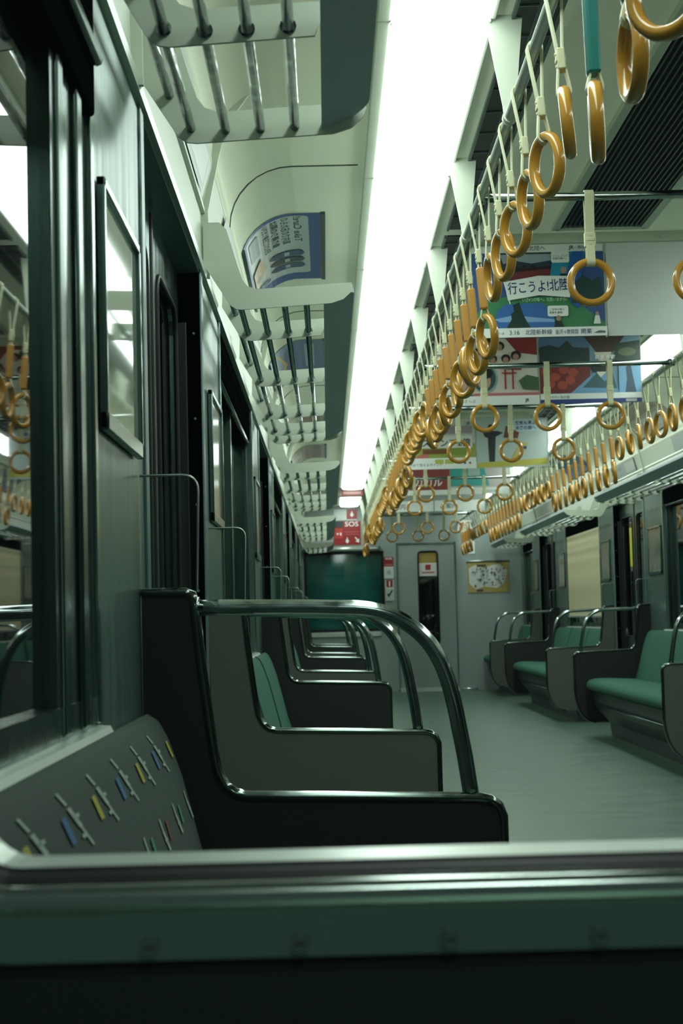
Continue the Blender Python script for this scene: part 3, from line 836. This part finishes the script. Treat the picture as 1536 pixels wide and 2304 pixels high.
W_ = (232,236,230); NAVY = (36,54,110); BLUE = (34,92,170); GRN = (60,150,80); DK = (24,30,34); RED = (170,40,44)

def poster_travel(s):
    w, h = s.w, s.h
    s.rect(0, 0.03*h+0.0, w, h*0.92, (52,84,140))
    s.rect(0, h*0.92, w, h, W_)
    s.poly([(0,h*.2),(w*.10,h*.40),(w*.30,h*.46),(w*.70,h*.46),(w*.85,h*.30),(w,h*.14),(w,0),(0,0)], (60,128,84))
    s.poly([(w*.22,h*.92),(w*.20,h*.62),(w*.6,h*.62),(w*.72,h*.92)], (40,56,70))
    s.poly([(w*.22,h*.88),(w*.24,h*.80),(w*.34,h*.83),(w*.45,h*.80),(w*.6,h*.83),(w*.6,h*.90),(w*.22,h*.90)], (150,164,170))
    s.poly([(w*.25,h*.74),(w*.60,h*.77),(w*.60,h*.66),(w*.28,h*.62)], (110,44,46))
    s.poly([(w*.25,h*.74),(w*.60,h*.77),(w*.60,h*.74),(w*.25,h*.70)], (40,30,34))
    for x in (.29,.33,.40,.46): s.oval(w*x, h*.755, w*.018, h*.03, (34,28,28))
    s.poly([(w*.62,h*.92),(w*.58,h*.60),(w*.80,h*.60),(w*.86,h*.92)], (34,140,170))
    s.oval(w*.69, h*.72, w*.022, h*.035, (170,140,120)); s.poly([(w*.655,h*.62),(w*.665,h*.68),(w*.715,h*.68),(w*.73,h*.62)], DK)
    s.rrect(w*.60, h*.80, w*.735, h*.92, .008, W_)
    s.text('いっしょに行こう', w*.61, h*.865, .010, DK); s.text('北陸の旅へ。', w*.61, h*.835, .010, DK)
    s.poly([(w*.84,h*.92),(w*.80,h*.30),(w*.74,h*.36),(w*.70,h*.60),(w*.76,h*.92)], (30,90,168))
    s.poly([(w*.74,h*.36),(w*.77,h*.58),(w*.83,h*.66),(w*.90,h*.60),(w*.96,h*.64),(w*.99,h*.36)], (24,62,58))
    s.poly([(w*.15,h*.07),(w*.18,h*.28),(w*.24,h*.36),(w*.52,h*.37),(w*.60,h*.28),(w*.62,h*.07)], (52,104,168))
    s.poly([(w*.16,h*.20),(w*.3,h*.24),(w*.61,h*.19),(w*.61,h*.16),(w*.2,h*.17)], (130,168,210))
    s.poly([(w*.24,h*.08),(w*.29,h*.20),(w*.285,h*.26),(w*.31,h*.28),(w*.30,h*.35),(w*.35,h*.38),(w*.37,h*.28),(w*.385,h*.22),(w*.44,h*.08)], (26,52,46))
    s.rrect(w*.56, h*.22, w*.715, h*.335, .008, W_); s.text('ご当地の味と', w*.572, h*.285, .010, DK); s.text('絶景を満喫!', w*.572, h*.25, .010, DK)
    s.oval(w*.64, h*.20, w*.018, h*.03, (160,132,110)); s.poly([(w*.60,h*.08),(w*.62,h*.17),(w*.66,h*.17),(w*.69,h*.08)], (34,40,40))
    s.oval(w*.93, h*.24, w*.014, h*.022, (170,140,120)); s.poly([(w*.90,h*.13),(w*.915,h*.22),(w*.945,h*.22),(w*.955,h*.13)], (224,228,220))
    s.poly([(w*.24,h*.60),(w*.50,h*.66),(w*.74,h*.65),(w*.73,h*.42),(w*.50,h*.45),(w*.265,h*.40)], W_)
    s.poly([(w*.235,h*.60),(w*.245,h*.605),(w*.285,h*.36),(w*.278,h*.358)], W_)
    s.text('行こうよ!北陸', w*.268, h*.475, .050, NAVY, 0.06, 0.0006, 'LEFT', w*.455)
    s.text('いざ4つの味へ。北陸いまから!', w*.37, h*.385, .017, (190,230,190), -0.0, 0, 'LEFT', w*.33)
    s.text('北陸へ', w*.43, h*.935, .022, DK, 0, 0)
    s.text('JR', w*.735, h*.94, .020, (20,60,60), 0.0, 0.0006); s.text('西日本', w*.80, h*.945, .013, (20,40,110), 0, 0.0003); 
    s.rect(0, 0, w, h*.10, W_)
    s.text('いよいよ', w*.14, h*.035, .012, DK); s.text('3.16', w*.265, h*.028, .024, DK); s.text('北陸新幹線', w*.385, h*.028, .023, NAVY, 0, 0, 'LEFT', w*.2)
    s.text('金沢→敦賀間', w*.61, h*.028, .021, (90,70,130), 0, 0, 'LEFT', w*.17); s.text('開業', w*.80, h*.028, .022, NAVY)
    s.poly([(w*.895,h*.03),(w*.94,h*.055),(w*.985,h*.05),(w*.985,h*.03)], (90,100,110))
def poster_faces(s):
    w, h = s.w, s.h
    s.rect(0, h*.13, w, h, (214,206,196))
    s.poly([(0,h*.9),(w,h*.98),(w,h),(0,h)], (110,40,44)); s.poly([(w*.65,h),(w,h),(w,h*.70),(w*.8,h*.74)], (140,50,52))
    s.oval(w*.30, h*.68, w*.09, h*.13, (190,120,118)); s.text('7', w*.27, h*.63, .06, W_, 0.2, 0.001)
    for (x, y, r) in ((.50,.86,.075),(.62,.84,.05),(.40,.76,.04),(.55,.66,.045),(.68,.66,.045),(.78,.70,.05),(.34,.60,.03)):
        s.oval(w*x, h*y, w*r, h*r*1.3, (44,34,34)); s.oval(w*x, h*(y-.02), w*r*.6, h*r*.9, (176,140,120))
    s.oval(w*.46, h*.38, w*.125, h*.20, (110,170,170)); s.oval(w*.46, h*.38, w*.115, h*.185, (60,80,84)); s.oval(w*.46, h*.34, w*.065, h*.115, (190,150,130)); s.oval(w*.46, h*.45, w*.085, h*.08, (26,26,28))
    s.oval(w*.22, h*.36, w*.08, h*.17, (186,146,126)); s.oval(w*.22, h*.48, w*.085, h*.07, (30,26,26)); s.oval(w*.22, h*.30, w*.03, h*.02, (120,50,44))
    for x in (.66,.735): s.rect(w*x, h*.22, w*(x+.018), h*.50, (150,52,46))
    s.poly([(w*.60,h*.52),(w*.83,h*.49),(w*.83,h*.53),(w*.60,h*.565)], (150,52,46)); s.rect(w*.635, h*.44, w*.78, h*.46, (150,52,46))
    s.poly([(w*.84,h*.22),(w*.80,h*.34),(w*.88,h*.42),(w,h*.38),(w,h*.20)], (70,96,66))
    s.rect(0, h*.13, w*.35, h*.155, (30,120,90)); s.rect(w*.35, h*.13, w, h*.17, (190,110,110))
    s.rect(0, 0, w, h*.13, W_); s.text('ぐるっと旅きっぷ', w*.06, h*.04, .02, (30,60,60)); s.text('JR', w*.86, h*.04, .022, DK, 0, .0006)
def poster_photos(s):
    w, h = s.w, s.h
    s.rect(0, h*.12, w, h, (120,150,170)); s.rect(0, h*.62, w*.5, h, (84,116,150))
    s.poly([(0,h*.80),(w*.10,h*.84),(w*.2,h*.80),(w*.28,h*.90),(w*.34,h*.80),(w*.5,h*.78),(w*.5,h*.56),(0,h*.56)], (44,60,60))
    s.poly([(w*.42,h),(w*.88,h),(w*.70,h*.66),(w*.60,h*.66)], (70,52,44)); s.poly([(w*.54,h*.72),(w*.72,h*.72),(w*.69,h*.60),(w*.60,h*.58)], (214,206,190))
    s.poly([(w*.76,h*.84),(w,h*.88),(w,h*.58),(w*.72,h*.58)], (40,66,52)); s.oval(w*.87, h*.72, w*.09, h*.06, (100,110,80))
    s.rect(0, h*.15, w*.5, h*.56, (116,44,36))
    for (x, y) in ((.06,.46),(.15,.38),(.24,.48),(.10,.28),(.22,.26),(.33,.44),(.30,.33)): s.oval(w*x, h*y, w*.05, h*.06, (168,70,56))
    s.poly([(w*.30,h*.14),(w*.56,h*.46),(w*.72,h*.5),(w*.78,h*.14)], (110,160,200)); s.poly([(w*.42,h*.22),(w*.56,h*.42),(w*.64,h*.30),(w*.72,h*.44),(w*.76,h*.2)], (60,96,104))
    s.oval(w*.60, h*.50, w*.09, h*.09, (28,34,38)); s.poly([(w*.60,h*.36),(w*.56,h*.44),(w*.66,h*.44)], (224,220,204))
    s.rect(w*.78, h*.14, w, h*.56, (126,176,214)); s.poly([(w*.84,h*.14),(w*.86,h*.34),(w*.85,h*.5),(w*.90,h*.54),(w*.92,h*.36),(w*.95,h*.14)], (60,90,110))
    s.rect(0, 0, w, h*.14, W_); s.rect(0, 0, w, h*.06, (40,60,130)); s.text('特急で行く秋の旅', w*.04, h*.075, .016, DK); s.rect(w*.84, h*.01, w*.95, h*.05, (190,190,190))
    s.text('奈良 京都', w*.55, h*.62, .024, W_, 0, 0.0008)
def poster_stamp(s):
    w, h = s.w, s.h
    s.rect(0, h*.22, w, h, (196,200,190)); s.rect(0, h*.22, w, h*.50, (150,164,70)); s.poly([(w*.1,h*.22),(w*.3,h*.34),(w*.35,h*.22)], (196,110,96))
    s.rect(w*.25, h*.30, w*.62, h*.40, (120,76,40)); s.rect(w*.64, h*.28, w*.92, h*.42, (130,150,60)); s.rect(w*.22, h*.42, w*.95, h*.66, (220,222,214))
    s.text('スタンプ2倍', w*.24, h*.46, .062, (34,38,36), 0, 0.0012, 'LEFT', w*.68); s.text('JR', w*.88, h*.88, .03, DK)
    s.rect(w*.6, h*.7, w*.95, h*.86, (160,150,156)); s.rect(0, 0, w, h*.22, W_); s.text('貯めて使えるポイント', w*.06, h*.06, .024, DK); s.rrect(w*.42, h*.1, w*.54, h*.19, .006, (180,190,90)); s.rrect(w*.56, h*.1, w*.68, h*.19, .006, (180,190,90))
    s.oval(w*.84, h*.11, .008, .008, BLUE); s.oval(w*.91, h*.11, .008, .008, RED)
def poster_person(s):
    w, h = s.w, s.h
    s.rect(0, 0, w, h, (176,190,186)); s.poly([(0,0),(w,h*.05),(w,h*.18),(0,h*.10)], (184,176,70))
    s.oval(w*.20, h*.82, w*.035, h*.06, (60,50,48)); s.poly([(w*.12,h*.62),(w*.08,h*.74),(w*.30,h*.74),(w*.38,h*.70),(w*.27,h*.62),(w*.25,h*.12),(w*.17,h*.12),(w*.16,h*.60)], (38,44,50))
    s.rect(w*.52, h*.72, w*.95, h*.96, (190,206,210)); s.text('空気も運ぶ', w*.55, h*.86, .030, (40,70,130), 0, 0.0008); s.text('未来の旅へ', w*.55, h*.76, .030, (40,70,130), 0, 0.0008)
    s.poly([(w*.38,h*.6),(w*.42,h*.84),(w*.60,h*.70),(w*.58,h*.58)], (110,54,44)); s.poly([(w*.45,h*.1),(w*.62,h*.5),(w*.72,h*.48),(w*.58,h*.1)], (190,170,90)); s.rect(w*.6, h*.36, w*.7, h*.42, (30,60,120))
def poster_red(s):
    w, h = s.w, s.h
    s.rect(0, 0, w, h, (170,176,168)); s.rect(0, h*.12, w, h*.62, (150,70,68)); s.rect(0, 0, w, h*.12, W_); s.text('ハルカカル', w*.06, h*.22, .10, W_, 0, 0.002, 'LEFT', w*.8); s.text('この春、出かけよう', w*.3, h*.72, .028, (80,100,90))
def poster_teal(s):
    w, h = s.w, s.h
    s.rect(0, 0, w, h, (196,190,188)); s.poly([(0,h*.2),(0,h),(w*.50,h),(w*.66,h*.2)], (70,172,166)); s.rect(w*.30, h*.45, w*.5, h*.85, (176,196,190)); s.rect(0, 0, w, h*.16, W_); s.text('お出かけ案内', w*.55, h*.04, .024, (40,60,130))
def poster_plain(s):
    w, h = s.w, s.h
    s.rect(0, 0, w, h, (206,210,206))
def poster_small(s):
    w, h = s.w, s.h
    s.rect(0, h*.3, w, h, (150,160,156)); s.rect(0, h*.55, w, h*.75, (40,44,44)); s.text('ご案内', w*.1, h*.08, .06, DK)

def hanging(y, parts, labs):
    """a cross rail on the ceiling with sheets hanging from it"""
    r = thing('poster_rail', (CX, y, CC), labs[0], 'poster rail', 'poster rails across the ceiling')
    bm = NB(); box(bm, 0.575, 1.64, y-0.010, y+0.012, CC-0.040, CC+0.003, bev=0.003)
    obj('rail', bm, m_brk, r)
    for x in (0.69, 1.01, 1.33, 1.52):
        bm = NB(); disc(bm, (x, y-0.012, CC-0.020), 0.011, 'y', 0.005, 14); disc(bm, (x, y-0.015, CC-0.020), 0.004, 'y', 0.004, 8); obj('knob', bm, m_alu, r)
    for (x0, wdt, fnn), lab in zip(parts, labs[1:]):
        p = thing('hanging_poster', (x0+wdt/2, y, CC-0.40), lab, 'poster')
        s = Sheet(wdt, 0.362, W_); fnn(s)
        s.build('sheet', lambda u, v, d, x0=x0: Vector((x0+u, y-0.002-d, CC-0.406+v)), p)
        bm = NB(); box(bm, x0, x0+wdt, y-0.001, y+0.001, CC-0.406, CC-0.044); box(bm, x0+wdt-0.004, x0+wdt+0.003, y-0.004, y+0.001, CC-0.41, CC-0.04)
        obj('backing', bm, mat('poster_backing', (150,160,156), 0.4), p)
hanging(6.2, ((0.588,0.516,poster_travel),(1.110,0.516,poster_plain)), ('poster rail nearest the camera, white with round knobs', 'travel poster with a white banner reading 行こうよ!北陸, nearest the camera', 'blank white back poster beside the travel poster with the banner'))
hanging(8.2, ((0.588,0.516,poster_faces),(1.110,0.516,poster_photos)), ('second poster rail from the camera', 'poster with faces in circles and a red torii gate', 'poster made of landscape photos with mountains and red leaves'))
hanging(11.7, ((0.588,0.516,poster_stamp),(1.110,0.516,poster_person)), ('third poster rail from the camera', 'yellow-green stamp campaign poster reading スタンプ2倍', 'grey-blue poster with a standing person in dark clothes'))
hanging(14.2, ((0.588,0.516,poster_red),(1.110,0.516,poster_teal)), ('fourth poster rail from the camera', 'red poster with white lettering hanging at the fourth rail', 'teal and white poster hanging beside the red one'))
hanging(16.4, ((0.588,0.516,poster_small),(1.110,0.516,poster_small)), ('fifth and furthest poster rail from the camera', 'left grey notice poster on the furthest rail', 'right grey notice poster on the furthest rail'))

# curved posters on the left cove
def cove_pt(s_, off=0.004):
    """s_ = arc length going from the ceiling (x=+0.03) toward the wall"""
    x = 0.012-s_
    if x >= -0.079: return x, CE-off, (0, -1)
    arc_l = s_-0.091; t = arc_l/0.195
    t = min(t, math.pi/2+0.3)
    return -0.079-(0.2-off)*math.sin(t), 2.17+(0.19-off)*math.cos(t), None
def cove_poster(y0, y1, fnn, lab, side='left'):
    r = thing('cove_poster', (mx(side, -0.15), (y0+y1)/2, 2.30), lab, 'poster')
    hh = 0.335
    s = Sheet(y1-y0, hh, W_); fnn(s)
    def fn(u, v, d):
        x, z, _ = cove_pt(hh-v, 0.004+d); return Vector((mx(side, x), (y1-u) if side == 'left' else (y0+u), z))
    s.build('sheet', fn, r, grid=14, thick=False)
    bm = NB()
    x, z, _ = cove_pt(0, 0.0); box(bm, mx(side, x-0.004), mx(side, x+0.014), y0, y1, z-0.010, z, bev=0.002)
    x, z, _ = cove_pt(hh, 0.0); tube(bm, [(mx(side, x+0.004), y0, z-0.006), (mx(side, x+0.004), y1, z-0.006)], 0.007, 6)
    obj('holder', bm, m_slat, r)
def cp_blue(s):
    w, h = s.w, s.h
    s.rect(0, 0, w, h, (30,84,160)); s.rrect(w*.12, h*.06, w*.97, h*.86, .03, (206,214,212))
    for k, (t, x, y, z) in enumerate((('Take Care!', .62,.70,.040),('車内での忘れもの',.60,.56,.038),('乗り降りの際は',.60,.44,.034),('足もとにご注意ください',.58,.33,.032))):
        s.text(t, w*x, h*y, z, (34,60,66), 0, 0.0006, 'LEFT', w*(.96-x))
    s.rrect(w*.66, h*.10, w*.92, h*.26, .008, (150,160,160))
    for k, (y, c_) in enumerate(((.60,(36,66,110)),(.47,(34,52,60)),(.34,(40,74,120)))):
        s.poly([tuple(p) for p in fillet([(w*(.22+.10*k),h*.44),(w*(.26+.10*k),h*.36),(w*(.30+.10*k),h*.44),(w*(.30+.10*k),h*.76),(w*(.26+.10*k),h*.80),(w*(.22+.10*k),h*.76)], .02, 4, True)], c_)
        s.rect(w*(.235+.10*k), h*.56, w*(.285+.10*k), h*.62, (180,190,190))
    s.poly([(w*.2,h*.08),(w*.4,h*.3),(w*.6,h*.26),(w*.5,h*.08)], (190,160,120)); s.oval(w*.36, h*.16, w*.04, h*.05, (120,110,90))
    s.poly([(w*.14,h*.10),(w*.17,h*.34),(w*.21,h*.34),(w*.20,h*.10)], (40,80,130))
    s.text('西日本', w*.03, h*.5, .034, W_, math.pi/2); s.oval(w*.06, h*.22, .03, .03, (200,210,210)); s.oval(w*.06, h*.22, .022, .022, (30,84,160))
def cp_sea(s):
    w, h = s.w, s.h
    s.rect(0, 0, w, h, (28,78,140)); s.poly([(0,0),(w*.3,h*.4),(w*.7,h*.3),(w,h*.5),(w,0)], (80,120,160)); s.poly([(w*.1,h*.1),(w*.5,h*.34),(w*.9,h*.2),(w*.9,h*.24),(w*.5,h*.40),(w*.1,h*.16)], (190,150,40)); s.rect(w*.3, h*.7, w*.9, h*.85, (150,180,200))
def cp_pale(s):
    w, h = s.w, s.h
    s.rect(0, 0, w, h, (176,168,150)); s.rect(w*.05, h*.5, w*.95, h*.9, (150,120,104)); s.rect(w*.1, h*.1, w*.7, h*.4, (196,200,190))
cove_poster(5.62, 6.72, cp_blue, 'curved blue and white poster with rounded figures on the left cove, nearest the camera')
cove_poster(8.20, 9.40, cp_sea, 'curved blue sea-coloured poster on the left cove behind the second rack')
cove_poster(10.8, 12.0, cp_pale, 'curved beige and brown poster on the left cove')
cove_poster(13.2, 14.3, cp_pale, 'curved beige poster on the left cove, furthest one')
cove_poster(11.0, 12.2, cp_pale, 'beige poster on the right cove, nearer one', 'right')
cove_poster(14.6, 15.8, cp_sea, 'blue poster on the right cove, further one', 'right')

# slanted cards between header and cove
k = 0
for side in ('left', 'right'):
    for (a, b) in ((1.3,2.5),(2.95,4.1),(4.75,5.75),(5.95,7.2),(7.75,8.85),(9.6,11.2),(12.6,13.6)):
        if side == 'right' and a < 7: continue
        k += 1
        s = Sheet(b-a, 0.13, (150,156,148)); s.rect(0.02, 0.02, (b-a)*0.4, 0.11, (176,180,176)); s.rect((b-a)*.5, 0.03, (b-a)*.9, 0.06, (150,156,160)); s.rect((b-a)*.55, 0.07, (b-a)*.75, 0.10, (120,136,160))
        o = s.build('upper_notice_strip', lambda u, v, d: Vector((mx(side, XL+0.013+v*0.20+d), b-u if side == 'left' else a+u, 2.028+v*0.8)))
        tag(o, 'pale advert strip above the %s header rail, %s from the camera' % (side, ordw(k if side == 'left' else k-7)), 'advert strip', 'advert strips above the %s header rail' % side)

# ------------------------------------------------------------------ signs on the far end wall
def wall_sign(name, x0, x1, z0, z1, fnn, lab, y=Y1, cat='sign', d0=0.006, bg=W_):
    p = thing(name, ((x0+x1)/2, y-d0, z0), lab, cat)
    s = Sheet(x1-x0, z1-z0, bg); fnn(s)
    s.build('face', lambda u, v, d: Vector((x0+u, y-d0-0.003-d*2.5, z0+v)), p)
    bm = NB(); box(bm, x0, x1, y-d0-0.001, y, z0, z1); obj('board', bm, m_alu, p)
    return p
def s_sos(s):
    w, h = s.w, s.h
    s.rect(0, 0, w, h, (150,26,28)); s.rect(0, h*.74, w*.36, h, (40,56,58)); s.text('SOS', w*.42, h*.78, .085, (236,240,236), 0, 0.0012, 'LEFT', w*.5)
    s.rect(w*.03, h*.28, w*.34, h*.70, (190,50,48)); s.poly([(w*.10,h*.50),(w*.15,h*.40),(w*.20,h*.50)], W_); s.rect(w*.24, h*.40, w*.29, h*.52, W_)
    s.rect(w*.42, h*.52, w*.94, h*.56, (190,80,76)); s.rect(w*.42, h*.42, w*.94, h*.46, (190,80,76))
    s.oval(w*.50, h*.16, .020, .026, W_); s.rect(w*.485, h*.16, w*.515, h*.32, W_)
    s.poly([(w*.78,h*.30),(w*.86,h*.18),(w*.80,h*.14),(w*.94,h*.08),(w*.94,h*.26),(w*.89,h*.22),(w*.81,h*.33)], W_)
def s_top(s):
    w, h = s.w, s.h
    s.rect(0, 0, w, h, (200,206,200)); s.rect(w*.55, h*.1, w, h, (150,26,28)); s.oval(w*.78, h*.5, .02, .026, W_); s.rect(w*.76, h*.5, w*.80, h*.8, W_)
wall_sign('emergency_call_sign', 0.100, 0.440, 1.855, 2.155, s_sos, 'red sign reading SOS with arrow above the far end window')
wall_sign('emergency_notice', 0.110, 0.400, 2.165, 2.305, s_top, 'small white and red notice directly above the SOS sign')
def s_call(s):
    w, h = s.w, s.h
    s.rect(0, h*.55, w, h, (150,34,34)); s.text('SOS', w*.15, h*.88, .035, W_, 0, .001, 'LEFT', w*.7); s.rect(0, 0, w, h*.52, (214,218,212)); s.oval(w*.5, h*.28, .028, .03, (170,176,170)); s.rect(w*.1, h*.6, w*.9, h*.66, (200,120,116))
wall_sign('call_notice', 0.722, 0.842, 1.42, 1.69, s_call, 'red and white emergency call notice left of the far end door, upper one')
def s_ext(s):
    w, h = s.w, s.h
    s.rect(0, h*.62, w, h, (206,210,204)); s.rect(w*.15, h*.66, w*.85, h, (150,30,30)); s.rect(w*.42, h*.70, w*.58, h*.95, W_); s.rect(0, 0, w, h*.58, (200,206,200)); s.poly([(w*.2,h*.3),(w*.4,h*.16),(w*.85,h*.48),(w*.75,h*.54),(w*.42,h*.32),(w*.3,h*.38)], (40,44,46))
wall_sign('extinguisher_sign', 0.732, 0.842, 1.14, 1.40, s_ext, 'small red and white extinguisher notice left of the far end door, lower one')
def s_map(s):
    w, h = s.w, s.h
    s.rect(0, 0, w, h, (170,150,84)); s.poly([(w*.04,h*.3),(w*.03,h*.8),(w*.2,h*.92),(w*.4,h*.8),(w*.6,h*.9),(w*.8,h*.94),(w*.97,h*.7),(w*.9,h*.3),(w*.7,h*.14),(w*.4,h*.2),(w*.2,h*.1)], (206,210,206))
    random.seed(5)
    for i in range(60):
        x, y = random.uniform(.08,.9), random.uniform(.22,.8); r_ = random.uniform(.012,.03)
        s.oval(w*x, h*y, w*r_, h*r_*1.6, random.choice([(60,66,70),(110,84,60),(150,150,140),(90,110,110)]), 8)
    s.rect(w*.22, h*.84, w*.44, h*.92, (60,60,60)); s.rect(w*.2, h*.03, w*.36, h*.10, (60,60,60))
wall_sign('route_map_poster', 1.770, 2.285, 1.215, 1.595, s_map, 'yellow-edged illustrated poster right of the far end door', cat='poster')
bm = NB(); box(bm, 1.755, 2.30, Y1-0.022, Y1, 1.598, 1.618, bev=0.004); tag(obj('poster_clip', bm, m_chrome), 'bright clip bar on top of the yellow-edged poster', 'clip bar')
def s_w(s):
    w, h = s.w, s.h
    s.rect(w*.1, h*.25, w*.9, h*.35, (150,60,60)); s.rect(w*.3, h*.55, w*.7, h*.85, (190,80,80))
wall_sign('small_notice', 1.715, 1.870, 1.705, 1.865, s_w, 'small white notice with red print upper right of the far end door')
def s_red2(s):
    w, h = s.w, s.h
    s.text('禁煙', w*.1, h*.25, .11, (170,50,50), 0, 0.002, 'LEFT', w*.8)
wall_sign('small_notice', 1.66, 1.84, 1.98, 2.13, s_red2, 'white notice with red lettering high above the other small notice')
def s_win(s):
    w, h = s.w, s.h
    s.rect(0, h*.55, w, h, (170,144,72)); s.rect(0, 0, w, h*.5, (220,222,216)); s.rect(w*.35, h*.25, w*.65, h*.48, (170,50,50)); s.rect(w*.15, h*.12, w*.85, h*.18, (180,90,90))
wall_sign('door_notice', 1.165, 1.39, 1.44, 1.74, s_win, 'yellow and white notice stuck on the far end door window', y=Y1+0.036, d0=0.002)
def s_gap(s):
    w, h = s.w, s.h
    s.rect(0, 0, w, h, (140,40,40)); s.rect(w*.1, h*.2, w*.9, h*.5, (200,150,146))
p = thing('hanging_notice', (0.30, 17.62, 2.25), 'small red notice hanging in the gap of the left light row', 'sign')
s = Sheet(0.24, 0.09, W_); s_gap(s); s.build('face', lambda u, v, d: Vector((0.18+u, 17.62-d, 2.265+v)), p)
bm = NB(); box(bm, 0.18, 0.42, 17.621, 17.626, 2.265, CE); obj('board', bm, m_alu, p)

# tidy helper property
for o in list(bpy.data.objects):
    if 'worldparts' in o.keys(): del o['worldparts']
